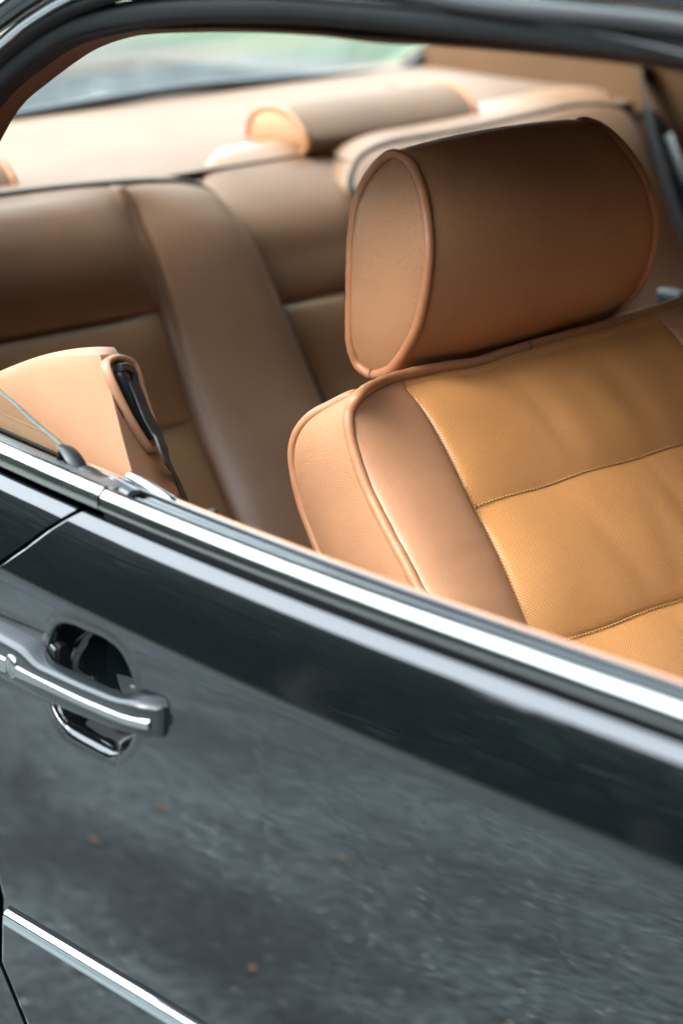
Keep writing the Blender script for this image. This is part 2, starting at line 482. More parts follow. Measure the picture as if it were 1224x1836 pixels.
# trees: tapered trunk, limbs, leaf-sized faces
def tree_parts(seed, H, R):
    rnd = np.random.RandomState(seed)
    V, F = [], []
    def limb(p, q, r0, r1):
        P = np.array([p, (np.array(p) + q) / 2 + rnd.normal(0, .08, 3), q]); k = len(V); n = 7
        T = np.array(q) - np.array(p); T = T / np.linalg.norm(T); s = np.cross(T, [0.3, 1, .2]); s /= np.linalg.norm(s); u = np.cross(T, s)
        for i, r in enumerate((r0, (r0 + r1) / 2, r1)):
            for a in range(n):
                V.append(P[i] + (s * math.cos(a / n * 6.283) + u * math.sin(a / n * 6.283)) * r)
        for i in range(2):
            for a in range(n):
                F.append((k + i * n + a, k + i * n + (a + 1) % n, k + (i + 1) * n + (a + 1) % n, k + (i + 1) * n + a))
    limb((0, 0, -.2), np.array([.1, 0, H * .45]), .22, .14)
    limb((.1, 0, H * .45), np.array([0, .1, H * .85]), .14, .04)
    C = []
    for i in range(13):
        a = rnd.uniform(0, 6.28); zz = H * rnd.uniform(.22, .93); rr = R * rnd.uniform(.35, 1) * (1 - abs(zz / H - .5) * .9)
        q = np.array([math.cos(a) * rr, math.sin(a) * rr, zz])
        limb((.08, 0, zz * .75), q, .06, .015); C.append(q)
    LV, LF = [], []
    for q in C:
        cr = R * rnd.uniform(.36, .6)
        for i in range(620):
            d = rnd.normal(0, 1, 3); d /= np.linalg.norm(d); p = q + d * cr * rnd.uniform(.4, 1.05) ** .6 * np.array([1, 1, .8])
            a1 = rnd.normal(0, 1, 3); a1 /= np.linalg.norm(a1); a2 = np.cross(a1, d + .2); a2 /= np.linalg.norm(a2) + 1e-9
            s = rnd.uniform(.09, .17); k = len(LV)
            LV += [p - a1 * s, p + a2 * s * .6, p + a1 * s, p - a2 * s * .6]; LF.append((k, k + 1, k + 2, k + 3))
    return V, F, LV, LF
def foliage(name, c):
    m, nt, b = mat_new(name)
    tc = N(nt, 'ShaderNodeTexCoord'); nz = N(nt, 'ShaderNodeTexNoise', Scale=2.5, Detail=4.0); nt.links.new(tc.outputs['Object'], nz.inputs['Vector'])
    r = ramp(nt, [(.3, tuple(x * .6 for x in c)), (.7, tuple(x * 1.5 for x in c))]); nt.links.new(nz.outputs['Fac'], r.inputs[0]); nt.links.new(r.outputs[0], b.inputs['Base Color'])
    b.inputs['Roughness'].default_value = .6
    return m
M['foliage'] = foliage('dark green foliage', (.02, .04, .022))
protos = []
def add_tree(x, y, k, H, label, group, s=1.0, rz=0):
    key = k
    base = None
    for p in protos:
        if p[0] == key: base = p
    if base is None:
        V, F, LV, LF = tree_parts(k * 11 + 3, H, H * .42)
        r = bpy.data.objects.new('broadleaf_tree', None); COL.objects.link(r)
        t = mk('trunk', V, F, M['bark']); t.parent = r
        c = mk('crown', LV, LF, M['foliage'], smooth=False); c.parent = r
        protos.append((key, r, [t, c]))
    else:
        r = base[1].copy(); COL.objects.link(r)
        for ch in base[2]:
            q = ch.copy(); COL.objects.link(q); q.parent = r
    r.location = (x, y, 0); r.rotation_euler = (0, 0, rz); r.scale = (s, s, s)
    r['label'] = label; r['category'] = 'tree'; r['group'] = group
    return r
tg = 'trees across the road, mirrored in the door'
ORD = 'first second third fourth fifth sixth seventh eighth ninth tenth eleventh twelfth thirteenth fourteenth fifteenth sixteenth seventeenth eighteenth'.split()
for i in range(16):
    add_tree(-29.5 + i * 2.7, -12.6 - (i % 3) * 1.1, i % 3, 6.4, ORD[i] + ' tree counted from the tail end of the roadside row that the door paint mirrors', tg, s=1 + .12 * math.sin(i * 2.1), rz=i * 1.3)

# one long clipped hedge closing the view under the roadside crowns
def hedge(cx, cy, ln, h, n, along, thick, label):
    rnd = np.random.RandomState(5)
    u = rnd.uniform(-ln / 2, ln / 2, n); v = rnd.normal(0, thick, n); z = h * rnd.uniform(0, 1, n) ** .85 + .2 * np.sin(u * 2.3) * (h > 1)
    P = np.stack([cx + u, cy + v, z], 1) if along == 'x' else np.stack([cx + v, cy + u, z], 1)
    a = rnd.normal(0, 1, (n, 3)); a /= np.linalg.norm(a, axis=1)[:, None]; b = np.cross(a, rnd.normal(0, 1, (n, 3))); b /= np.linalg.norm(b, axis=1)[:, None]
    sz = rnd.uniform(.14, .27, n)[:, None]
    V = np.stack([P - a * sz, P + b * sz * .6, P + a * sz, P - b * sz * .6], 1).reshape(-1, 3)
    V[:, 2] = np.maximum(V[:, 2], 0)
    r = bpy.data.objects.new('hedge', None); COL.objects.link(r); r.location = (cx, cy, 0)
    o = mk('foliage', V, [(4 * i, 4 * i + 1, 4 * i + 2, 4 * i + 3) for i in range(n)], M['foliage'], smooth=False, kind='stuff'); put(o, r)
    sv = []; sf = []
    for t in np.arange(-ln / 2 + .5, ln / 2, 1.6):
        k = len(sv)
        for zz in (0, h * .7):
            for j in range(5):
                x, y = (cx + t, cy) if along == 'x' else (cx, cy + t)
                sv.append((x + .05 * math.cos(j * 1.257), y + .05 * math.sin(j * 1.257), zz))
        sf += [(k + j, k + (j + 1) % 5, k + 5 + (j + 1) % 5, k + 5 + j) for j in range(5)]
    o = mk('stem', sv, sf, M['bark'], kind='stuff'); put(o, r)
    r['label'] = label; r['category'] = 'hedge'
hedge(-11, -16.2, 50, 4.8, 36000, 'x', .4, 'long dark hedge behind the roadside trees, mirrored as a dark band in the door')
hedge(-17, 1, 30, 3.0, 22000, 'y', .5, 'unseen hedge added far behind the tail to darken the boot lid reflection')  # unseen, added so the boot lid mirrors something dark
hedge(7.6, 1, 17, 5.6, 26000, 'y', .5, 'unseen tall hedge added ahead of the nose to block windscreen light')  # unseen, added to keep windscreen light off the headrest
hedge(4, 6.4, 18, 6.0, 26000, 'x', .5, 'unseen tall hedge added along the far side to block far window light')  # unseen, added to cut the light through the far windows

# ------------------------------------------------------------------ the car
YC = .80                 # centre plane; the far side mirrors the near side
car = bpy.data.objects.new('coupe_car', None); COL.objects.link(car)
car.location = (.1, YC, 0)
car['label'] = 'dark green two-door coupe with open side window, tan leather seats and bright chrome trim'
car['category'] = 'car'

def dz(X):               # the waistline climbs gently towards the tail
    X = np.asarray(X, float)
    q = np.clip(.35 - X, 0, .58)
    return .06 * q ** 2 - .012 * np.clip(-.35 - X, 0, 3) ** 1.5

# door skin section: (z, tilt of the surface in degrees); integrated to an outline
zk = [.8800, .876, .870, .860, .845, .834, .829, .825, .818, .78, .72, .64, .576, .56, .40, .25]
ak = [27, 23, 20.5, 19, 17.5, 16.5, 14, 7.5, 5.5, 4.5, 3.2, 2.0, 1.5, 1.0, 0.0, -6]
def skin_profile():
    zs = np.r_[np.arange(.8800, .815, -.0012), np.arange(.815, .30, -.004)]
    a = np.interp(-zs, -np.array(zk), ak)
    y = .0066 - np.r_[0, np.cumsum(np.tan(np.radians((a[:-1] + a[1:]) / 2)) * -np.diff(zs))]
    top = [(.030, .8905), (.020, .8897), (.0160, .8892), (.0137, .8884), (.0120, .8871), (.0103, .8852), (.0088, .8833), (.0076, .8816)]
    return np.array(top + list(zip(y, zs)))
SK = skin_profile()
def skin_y(z):
    return np.interp(-z, -SK[6:, 1], SK[6:, 0])

def inpoly_sdf(X, Z, poly, r):
    """signed distance (negative inside) to a rounded polygon"""
    P = np.array(poly); d = np.full(X.shape, 1e9); inside = np.zeros(X.shape, bool)
    for i in range(len(P)):
        a = P[i]; b = P[(i + 1) % len(P)]; e = b - a
        wx = X - a[0]; wz = Z - a[1]
        t = np.clip((wx * e[0] + wz * e[1]) / (e @ e), 0, 1)
        d = np.minimum(d, np.hypot(wx - e[0] * t, wz - e[1] * t))
        c = ((a[1] > Z) != (b[1] > Z)) & (X < (b[0] - a[0]) * (Z - a[1]) / (b[1] - a[1] + 1e-12) + a[0])
        inside ^= c
    return np.where(inside, -d, d) - r

CUP = catmull([(-.040, .765), (-.040, .785), (-.030, .7995), (.0, .8025), (.028, .8025), (.042, .796), (.0495, .782), (.0495, .768), (.044, .755), (.030, .7465), (0, .7455), (-.026, .7465), (-.037, .753)], 120, closed=True)
def body_panel(name, xs, z_lo, edge_rear=None, edge_front=None, cup=False, mirror=False, zhi=1.0, roll=.006, parent=None):
    prof = SK[(SK[:, 1] >= z_lo)]
    if cup:
        top = prof[prof[:, 1] > .826]; mid = np.arange(.8255, .735, -.0013); low = prof[prof[:, 1] < .734]
        prof = np.vstack([top, np.stack([skin_y(mid), mid], 1), low])
    V = []
    xs = np.array(xs)
    Pz = prof[:, 1]
    XX, PP = np.meshgrid(xs, np.arange(len(prof)), indexing='ij')
    Z0 = Pz[PP]; Y0 = prof[:, 0][PP]
    if edge_rear is not None:
        xe = edge_rear(Z0)
        f = (xs[0] - XX) / (xs[0] - xs[-1])
        near = np.clip(1 - (XX - xs[0]) / .35, 0, 1)
        XX = XX + (xe - xs[0]) * near
    if edge_front is not None:
        xe = edge_front(Z0)
        near = np.clip(1 - (xs[-1] - XX) / .35, 0, 1)
        XX = XX + (xe - xs[-1]) * near
    Z = Z0 + dz(XX) * np.clip((Z0 - .45) / .35, 0, 1)
    Y = Y0.copy()
    if cup:
        d = inpoly_sdf(XX, Z0, CUP, .010)
        t = np.clip(-(d - .0012) / .016, 0, 1)
        Y = Y + .030 * (1 - (1 - t) ** 2.4)
        ring = np.exp(-((d - .004) / .004) ** 2) * .0006
        Y = Y - ring
    # rolled shut-line edges
    if edge_rear is not None or edge_front is not None:
        e = np.full(XX.shape, 1.0)
        if edge_rear is not None: e = np.minimum(e, (np.arange(len(xs)) / 1.0)[:, None])
        if edge_front is not None: e = np.minimum(e, ((len(xs) - 1 - np.arange(len(xs))) / 1.0)[:, None])
        Y = Y + np.where(e < .5, .012, 0)
    if mirror: Y = 2 * YC - Y
    V = np.stack([XX, Y, Z], 2).reshape(-1, 3)
    o = mk(name, V, grid_faces(len(xs), len(prof)), M['paint'], parent or car)
    if not cup: flat_smooth(o, 50)
    solid(o, .0012, -1)
    return o

# rear shut line of the door, traced on the door plane
gz = np.array([.25, .35, .456, .50, .56, .62, .70, .76, .82, .835, .859, .879, .897, .915])
gx = np.array([-.075, -.105, -.142, -.152, -.160, -.162, -.158, -.150, -.132, -.120, -.094, -.068, -.042, -.018])
for _px, _py, _k in ((0, 1612, 4), (0, 1725, 3), (40, 1836, 2)):
    _p = on(_px, _py, 1, -.036); gz[_k] = _p[2]; gx[_k] = _p[0]
gz[0], gx[0] = .25, gx[2] + .10; gz[1], gx[1] = .36, gx[2] + .045
gz[5] = .60; gx[5] = gx[4] - .004; gx[2:5] -= .008; gx[5] -= .010; gx[6:9] = gx[4] + np.array([-.014, -.014, -.012]); gx[9] -= .008; gx[3:9] -= .009
def shut(z): return np.interp(z + 0 * z, gz, gx)
GAP = .0036
GAPF = lambda z: 1.02 + 0 * z
rx = np.r_[0, .0022, .005, .010]
door_xs = np.r_[-.16 + rx, np.arange(-.145, -.075, .006), np.arange(-.072, .078, .0014), np.arange(.082, 1.0, .02), 1.01, 1.016, 1.02]
def door_edge(Z): return shut(Z + dz(-.06)) + GAP / 2
def quarter_edge(Z): return shut(Z + dz(-.08)) - GAP / 2
door = body_panel('door', door_xs, .30, edge_rear=door_edge, edge_front=lambda Z: 1.02 + 0 * Z, cup=True)
quarter_xs = np.r_[np.arange(-2.0, -.2, .03), -.175, -.169, -.1655, -.164]
quarter = body_panel('rear_quarter_panel', quarter_xs, .30, edge_front=quarter_edge)
fender = body_panel('front_wing', np.r_[1.026, 1.03, 1.04, np.arange(1.06, 2.3, .06)], .30, edge_rear=lambda Z: 1.026 + 0 * Z)
far_side = body_panel('far_body_side', np.arange(-2.0, 2.31, .05), .30, mirror=True)
# dark inner structure behind the shut line
ib = np.array([(gx[i], gz[i]) for i in range(len(gz))])
sweep('door_shut_seal', [(x + .001, float(skin_y(np.array(z))) + .016, z) for x, z in zip(gx, gz)][:-1], [(-.012, -.003), (.012, -.003), (.012, .003), (-.012, .003)], M['black'], car, up=(0, 1, 0))

# ---- waist trim swept along X. profile points are (y, z) of the section at X=.35
def waist(name, prof, x0, x1, mat, parent, n=60, mirror=False, caps=True, label=None, wob=None, closed=True, sharp=40):
    xs = np.linspace(x0, x1, n); V = []
    for x in xs:
        d = float(dz(x))
        for (y, z) in prof:
            yy = y + (wob(x)[0] if wob else 0); zz = z + d + (wob(x)[1] if wob else 0)
            V.append((x, 2 * YC - yy if mirror else yy, zz))
    m = len(prof)
    F = grid_faces(n, m, cv=closed)
    if caps and closed: F += [tuple(range(m)), tuple((n - 1) * m + i for i in range(m))]
    o = mk(name, V, F, mat, parent, label=label); flat_smooth(o, sharp)
    return o
def smooth_prof(P, n): return [tuple(p) for p in catmull([(a, b) for a, b in P], n, closed=True)]
_st = [(.0150, .8962), (.0110, .8960), (.0092, .8970), (.0088, .8990), (.0093, .9012), (.0100, .9034), (.0107, .9054), (.0120, .9074), (.0140, .9092), (.0162, .9103), (.0180, .9106), (.0194, .9100), (.0200, .9030)]
strip = smooth_prof(_st, 72)
strip_q = smooth_prof([(y, z + (.0012 if z > .899 else -.0002)) for y, z in _st], 72)
seal = smooth_prof([(.0190, .9030), (.0186, .9086), (.0212, .9100), (.0243, .9092), (.0260, .9074), (.0275, .9071), (.0298, .9081), (.0335, .9075), (.0366, .9058), (.0368, .9000), (.0220, .9000)], 72)
X_J = -.010   # joint between the door strip and the quarter strip
waist('waist_moulding', strip, X_J + .0008, 1.05, M['brushed'], door, label='bright brushed strip along the door top')
waist('window_seal', seal, X_J + .03, 1.05, M['rubber_top'], door)
waist('slot_lining', [(.0366, .888), (.0410, .888), (.0410, .9058), (.0402, .9058), (.0402, .892), (.0366, .892)], -.9, 1.05, M['black'], door)
waist('inner_lip', [(.0410, .9020), (.0412, .9066), (.0424, .9074), (.0440, .9068), (.0442, .9020)], -.07, 1.05, M['rubber_top'], door)
waist('under_strip_gasket', [(.0150, .8860), (.0150, .8975), (.024, .8975), (.024, .8860)], -1.3, 1.05, M['black'], door)
trimp = smooth_prof([(.0440, .9020), (.0445, .9060), (.0470, .9070), (.0500, .9058), (.0600, .8990), (.0720, .8900), (.0760, .8600), (.0640, .8500), (.0480, .8700)], 40)
waist('door_trim_top', trimp, -.095, 1.05, M['trim'], door)
waist('door_trim', [(.066, .870), (.078, .860), (.082, .70), (.082, .40), (.060, .38), (.056, .86)], -.09, 1.02, M['trim'], door, sharp=30)
# quarter strip, seal and slot, tail side of the joint
def qw(x): return (0, 0.0)
waist('waist_moulding', strip_q, -1.25, X_J - .0008, M['brushed'], quarter, label='bright brushed strip end beside the door joint')
waist('under_strip_gasket', [(.0150, .8860), (.0150, .8975), (.024, .8975), (.024, .8860)], -1.25, -.012, M['black'], quarter)
seal_q = smooth_prof([(.0190, .9050), (.0188, .9100), (.0240, .9112), (.0300, .9095), (.0335, .9078), (.0345, .9050), (.0340, .8990), (.0200, .8990)], 40)
waist('window_seal', seal_q, -1.25, X_J + .004, M['rubber_top'], quarter)
waist('slot_lip', [(.0400, .8990), (.0405, .9065), (.0430, .9070), (.0445, .9060), (.0445, .8990)], -1.25, -.06, M['rubber'], quarter)
# far side waist
waist('waist_moulding', strip, -1.25, 1.05, M['brushed'], far_side, mirror=True, n=20)
waist('far_door_trim', [(.020, .900), (.040, .910), (.075, .890), (.085, .60), (.085, .38), (.03, .38)], -.45, 1.05, M['trim'], far_side, mirror=True, n=20, sharp=30)

# ---- lower side moulding and cladding
def side_y(z): return float(skin_y(np.array(z)))
ly = side_y(.565)
LZO = -.004
low = smooth_prof([(a_, b_ + LZO) for a_, b_ in [(ly + .002, .5720), (ly - .0030, .5717), (ly - .0050, .5700), (ly - .0058, .5682), (ly - .0056, .5655), (ly - .0062, .5628), (ly - .0056, .5606), (ly - .0030, .5596), (ly + .002, .5594)]], 36)
def low_strip(x0, x1, parent):
    V = []; xs = np.linspace(x0, x1, 30)
    for x in xs:
        for (y, z) in low: V.append((x, y, z))
    o = mk('side_moulding', V, grid_faces(30, 36, cv=True) + [tuple(range(36)), tuple(29 * 36 + i for i in range(36))], M['chrome'], parent)
    flat_smooth(o, 40)
    lp = [(a_, b_ + LZO) for a_, b_ in [(ly + .004, .5752), (ly - .0012, .5748), (ly - .0016, .5600), (ly - .0012, .5568), (ly + .004, .5564)]]
    V = []
    for x in (x0, x1):
        for (y, z) in lp: V.append((x, y, z))
    mk('moulding_bed', V, grid_faces(2, 5, cv=True) + [tuple(range(5)), tuple(5 + i for i in range(5))], M['black'], parent, smooth=False)
low_strip(float(gx[4]) + .012, 1.01, door)
low_strip(-1.2, float(gx[4]) - .012, quarter)

# ---- door handle
hd = bpy.data.objects.new('door_handle', None); COL.objects.link(hd); HD0 = Vector((0, -.02, .79)); hd.location = HD0; put(hd, car)
hd['label'] = 'grey pull handle with bright inset strip and key lock'
def bar(name, stations, mat, n=36, p=4.2, sharp=70):
    """stations: x, z_bottom, z_top, y_front, y_back"""
    st = np.array(stations); V = []
    xs = np.r_[np.linspace(st[0, 0], st[-1, 0], 90)]
    I = lambda k: np.interp(xs, st[:, 0], st[:, k])
    zb, zt, yf, yb = I(1), I(2), I(3), I(4)
    ker = np.ones(5) / 5
    def sm(a):
        b = np.convolve(np.r_[[a[0]] * 2, a, [a[-1]] * 2], ker, 'valid'); return b
    zb, zt, yf, yb = map(sm, (zb, zt, yf, yb))
    for i in range(len(xs)):
        for k in range(n):
            a = 2 * math.pi * k / n
            c, s = math.cos(a), math.sin(a)
            c = math.copysign(abs(c) ** (2 / p), c); s = math.copysign(abs(s) ** (2 / p), s)
            V.append((xs[i], (yf[i] + yb[i]) / 2 + c * (yb[i] - yf[i]) / 2, (zt[i] + zb[i]) / 2 + s * (zt[i] - zb[i]) / 2))
    F = grid_faces(len(xs), n, cv=True) + [tuple(range(n)), tuple((len(xs) - 1) * n + i for i in range(n))]
    o = mk(name, V, F, mat); put(o, hd); flat_smooth(o, sharp)
    return o
def hz(y): return 0
HS = [(-.135, .7700, .8060, -.0400, -.0140), (-.085, .7690, .8055, -.0430, -.0150), (-.050, .7690, .8040, -.0440, -.0160), (-.042, .7692, .8010, -.0440, -.0230),
      (-.030, .7695, .7965, -.0440, -.0260), (.02, .7705, .7955, -.0430, -.0260), (.060, .7715, .7955, -.0415, -.0250), (.074, .7720, .7965, -.0405, -.0240),
      (.080, .7722, .7985, -.0400, -.0180), (.095, .7725, .7975, -.0355, -.0150), (.1010, .7730, .7965, -.0300, -.0150), (.1030, .7745, .7945, -.0262, -.0160)]
bar('grip', HS, M['plastic'])
# mounting plates sitting on the door skin
for (x0, x1, a, b_) in ((-.135, -.034, .767, .8085), (.062, .1050, .7690, .8015)):
    bar('mounting_plate', [(x0, a, b_, -.0205, -.010), (x1 - .010, a + .001, b_ - .0005, -.0205, -.010), (x1, a + .004, b_ - .006, -.0195, -.010)], M['black'])
    bar('mounting_edge', [(x0, a + .0012, b_ - .0012, -.0240, -.017), (x1 - .011, a + .002, b_ - .0015, -.0236, -.017), (x1 - .002, a + .006, b_ - .008, -.0220, -.017)], M['plastic'])
hd.location = HD0
# bright inset strip on the face
def face_strip(name, x0, x1, zt, zb, yv, mat, t=.0012):
    xs = np.linspace(x0, x1, 40); V = []
    for x in xs:
        a = float(np.interp(x, *zip(*zt))); b = float(np.interp(x, *zip(*zb))); y = float(np.interp(x, *zip(*yv)))
        for (zz, yy) in ((a, y + t * .6), (a - .0009, y - t * .4), (a - .0016, y - t), (b + .0016, y - t), (b + .0009, y - t * .4), (b, y + t * .6)):
            V.append((x, yy, zz))
    F = grid_faces(len(xs), 6, cv=True) + [tuple(range(6)), tuple((len(xs) - 1) * 6 + i for i in range(6))]
    o = mk(name, V, F, mat); put(o, hd); flat_smooth(o, 25); return o
face_strip('inset_strip', -.0530, .0985, [(-.09, .7920), (-.04, .7893), (.03, .7872), (.104, .7872)], [(-.09, .7785), (-.04, .7800), (.03, .7798), (.104, .7790)],
           [(-.085, -.0432), (-.05, -.0442), (.02, -.0432), (.06, -.0417), (.08, -.0400), (.095, -.0357), (.104, -.0305)], M['brushed'])
face_strip('inset_strip', -.135, -.0680, [(-.135, .7930), (-.068, .7915)], [(-.135, .7780), (-.068, .7785)], [(-.135, -.0402), (-.085, -.0432), (-.068, -.0438)], M['brushed'])
# key lock
def disc(name, c, r, t, mat, slot=False, r2=None):
    V = []; n = 28; prof = [(r, 0), (r, -t * .6), (r * .93, -t * .85), (r * .84, -t * .85), (r * .80, -t * .70), (r * .76, -t * .84), (r * .5, -t * .90), (0.0001, -t * .92)]
    for (q, y) in prof:
        for k in range(n):
            a = 2 * math.pi * k / n; V.append((c[0] + q * math.cos(a), c[1] + y, c[2] + q * math.sin(a) * (r2 or 1)))
    o = mk(name, V, grid_faces(len(prof), n, cv=True), mat); put(o, hd); return o
LX, LZ = -.0605, .7870
disc('lock_cylinder', (LX, -.0425, LZ), .0074, .0035, M['brushed'], r2=1.25)
o = box('key_slot', (LX - .00045, -.0457, LZ - .0036), (LX + .00045, -.0445, LZ + .0036), M['black'], bev=0); put(o, hd)

hd.location = HD0 + Vector((-.0092, .0080, -.0044))     # sits close against the skin
# ---- roof rail with chrome drip strip, rubber seals, woven welt
def trace(pts, y):
    out = []
    for p in pts:
        yy = p[2] if len(p) > 2 else y
        out.append(on(p[0], p[1], 1, yy))
    return out
rail = bpy.data.objects.new('roof_rail', None); COL.objects.link(rail); rail.location = (0, .1, 1.25); put(rail, car)
rail.matrix_parent_inverse = Matrix.Translation(-car.location)
def tube(name, pts, y, prof, mat, n=90, label=None, sharp=None):
    P = catmull(trace(pts, y), n)
    ups = np.tile((0, 1, 0), (n, 1))
    o = sweep(name, P, prof, mat, None, up=ups, label=label, sharp=sharp); put(o, rail); return o
def ell(a, b, n=16): return [(a * math.cos(2 * math.pi * i / n), b * math.sin(2 * math.pi * i / n)) for i in range(n)]
# in sweep(): first number runs across the rail in the window plane, second towards the car's middle
tube('drip_chrome', [(-330, 560), (-220, 330), (-90, 165), (0, 80), (60, 31), (150, -18), (300, -60), (600, -58), (900, -8), (1224, 27), (1500, 85), (1900, 200)], .085, ell(.0045, .004), M['chrome'])
tube('gutter', [(-330, 590), (-210, 360), (-80, 190), (0, 108), (80, 45), (160, 5), (300, -28), (600, -28), (900, 17), (1224, 50), (1500, 108), (1900, 225)], .098, ell(.0055, .012), M['rubber_dark'])
tube('main_seal', [(-300, 640), (-190, 410), (-70, 225), (0, 140), (70, 82), (150, 40), (300, 16), (450, 10), (600, 15), (900, 46), (1224, 86), (1500, 140), (1900, 260)], .105, ell(.0088, .008, 24), M['rubber_dark'])
tube('inner_seal', [(-285, 680), (-170, 450), (-55, 258), (0, 172), (70, 112), (150, 66), (300, 36), (450, 31), (600, 36), (900, 64), (1224, 104), (1500, 160), (1900, 280)], .125, ell(.0045, .010, 16), M['rubber_dark'])
tube('woven_welt', [(-270, 720), (-150, 480), (-50, 285), (0, 196), (50, 150), (130, 92), (200, 64), (280, 50), (450, 46), (600, 53), (700, 65), (800, 70), (1000, 86), (1224, 113), (1500, 170), (1900, 290)], .150, ell(.0042, .020, 16), M['welt'])
tube('roof_edge', [(-330, 500), (-240, 280), (-110, 110), (0, 28), (60, -15), (150, -62), (300, -100), (600, -100), (900, -52), (1224, -14), (1500, 45), (1900, 160)], .078, ell(.011, .010, 20), M['paint'])
box_o = box('headliner_clip', tuple(on(322, 50, 1, .165) + np.array([-.004, -.004, -.003])), tuple(on(322, 50, 1, .165) + np.array([.004, .004, .003])), M['welt'], None, bev=.002); put(box_o, rail)

# roof panel + headliner: from rail to rail, windscreen header to rear header
rail_pts = catmull(trace([(-240, 280), (-110, 110), (0, 28), (60, -15), (150, -62), (300, -100), (600, -100), (900, -52), (1224, -14), (1500, 45)], .10), 40)
def rail_z(x): return float(np.interp(x, rail_pts[:, 0], rail_pts[:, 2]))
def roof_sheet(name, x0, x1, mat, drop, y0, crown):
    xs = np.linspace(x0, x1, 26); ts = np.linspace(0, 1, 21); V = []
    for x in xs:
        zr = 1.262 - .22 * max(0, -.35 - x) ** 1.6 - .30 * max(0, x - .25) ** 2
        for t in ts:
            V.append((x, y0 + (2 * YC - 2 * y0) * t, zr + crown * (1 - abs(2 * t - 1) ** 2.4) - drop))
    o = mk(name, V, grid_faces(26, 21), mat, car); solid(o, .004, -1 if drop == 0 else 1); return o
roof_sheet('roof_panel', -.78, .62, M['paint'], 0, .095, .05)
roof_sheet('headliner', -.80, .60, M['headliner'], .022, .15, .045)
# rear pillars: cloth inside, paint outside
def quad(name, P, mat, parent, t=.01, n=8, bulge=0.0, nrm=(0, -1, 0), label=None):
    a, b, c, d = [np.array(p, float) for p in P]      # a b top, d c bottom
    tt = np.linspace(0, 1, n)[:, None]
    o, _ = coons(name, a + (b - a) * tt, d + (c - d) * tt, a + (d - a) * tt, b + (c - b) * tt, n * 2, n * 2, bulge, mat, parent, nrm, thick=t, label=label)
    return o
YF = 2 * YC
quad('rear_pillar', [(-.80, YF - .24, 1.225), (-.34, YF - .22, 1.205), (-.52, YF - .17, .93), (-1.42, YF - .21, .93)], M['pillar'], car, bulge=.006, nrm=(0, -1, 0))
quad('rear_pillar', [(-.78, .15, 1.225), (-.34, .16, 1.205), (-.60, .12, .93), (-1.42, .16, .93)], M['pillar'], car, bulge=.006, nrm=(0, 1, 0))
quad('rear_pillar_skin', [(-.78, .10, 1.245), (-.30, .10, 1.225), (-.56, .07, .90), (-1.50, .08, .90)], M['paint'], car, nrm=(0, -1, 0))
quad('rear_pillar_skin', [(-.78, YF - .10, 1.245), (-.30, YF - .10, 1.225), (-.56, YF - .07, .90), (-1.50, YF - .08, .90)], M['paint'], car, nrm=(0, 1, 0))
# rear window, its seal, boot lid, windscreen
def pane(name, P, mat, parent=car, t=.004, label=None):
    V = [np.array(p, float) for p in P]; n = np.cross(V[1] - V[0], V[-1] - V[0]); n /= np.linalg.norm(n)
    W = V + [v - n * t for v in V]; k = len(V)
    F = [tuple(range(k)), tuple(range(2 * k - 1, k - 1, -1))] + [(i, (i + 1) % k, (i + 1) % k + k, i + k) for i in range(k)]
    return mk(name, W, F, mat, parent, smooth=False, label=label)
pane('rear_window', [(-.79, .20, 1.262), (-.79, YF - .20, 1.262), (-1.36, YF - .20, .985), (-1.36, .20, .985)], M['glass'])
pane('windscreen', [(.61, .16, 1.225), (1.16, .10, .925), (1.16, YF - .10, .925), (.61, YF - .16, 1.225)], M['glass'])
glassbase = catmull([on(-120, 232, 0, -1.25) - np.array([.0, 0, 0])] + [on(px, py, 0, -1.25) for px, py in [(0, 213), (300, 163), (500, 145), (640, 135), (715, 128), (760, 96), (800, 62)]], 50)
sweep('rear_window_seal', glassbase, ell(.007, .010), M['rubber'], car, up=np.tile((1, 0, .3), (50, 1)))
quad('boot_lid', [(-1.34, .12, .945), (-1.34, YF - .12, .945), (-2.05, YF - .14, .935), (-2.05, .14, .935)], M['paint'], car, bulge=.0, nrm=(0, 0, 1), t=.02)
quad('tail_panel', [(-2.05, .14, .915), (-2.05, YF - .14, .915), (-2.07, YF - .05, .30), (-2.07, .05, .30)], M['paint'], car, nrm=(-1, 0, 0), t=.02)
quad('bonnet', [(1.17, .05, .915), (1.17, YF - .05, .915), (2.32, YF - .12, .80), (2.32, .12, .80)], M['paint'], car, bulge=.03, nrm=(0, 0, 1), t=.02)
quad('nose_panel', [(2.32, .12, .80), (2.32, YF - .12, .80), (2.34, YF - .06, .30), (2.34, .06, .30)], M['paint'], car, nrm=(1, 0, 0), t=.02)
for s in (0, 1):
    f = (lambda y: y) if s == 0 else (lambda y: YF - y)
    sweep('windscreen_pillar', [(.60, f(.13), 1.235), (.85, f(.10), 1.11), (1.17, f(.06), .925)], ell(.020, .022), M['paint'], car)
# far window panes
pane('far_side_window', [(-.36, YF - .10, 1.21), (.60, YF - .10, 1.22), (1.05, YF - .045, .91), (-.55, YF - .035, .92)], M['glass'])
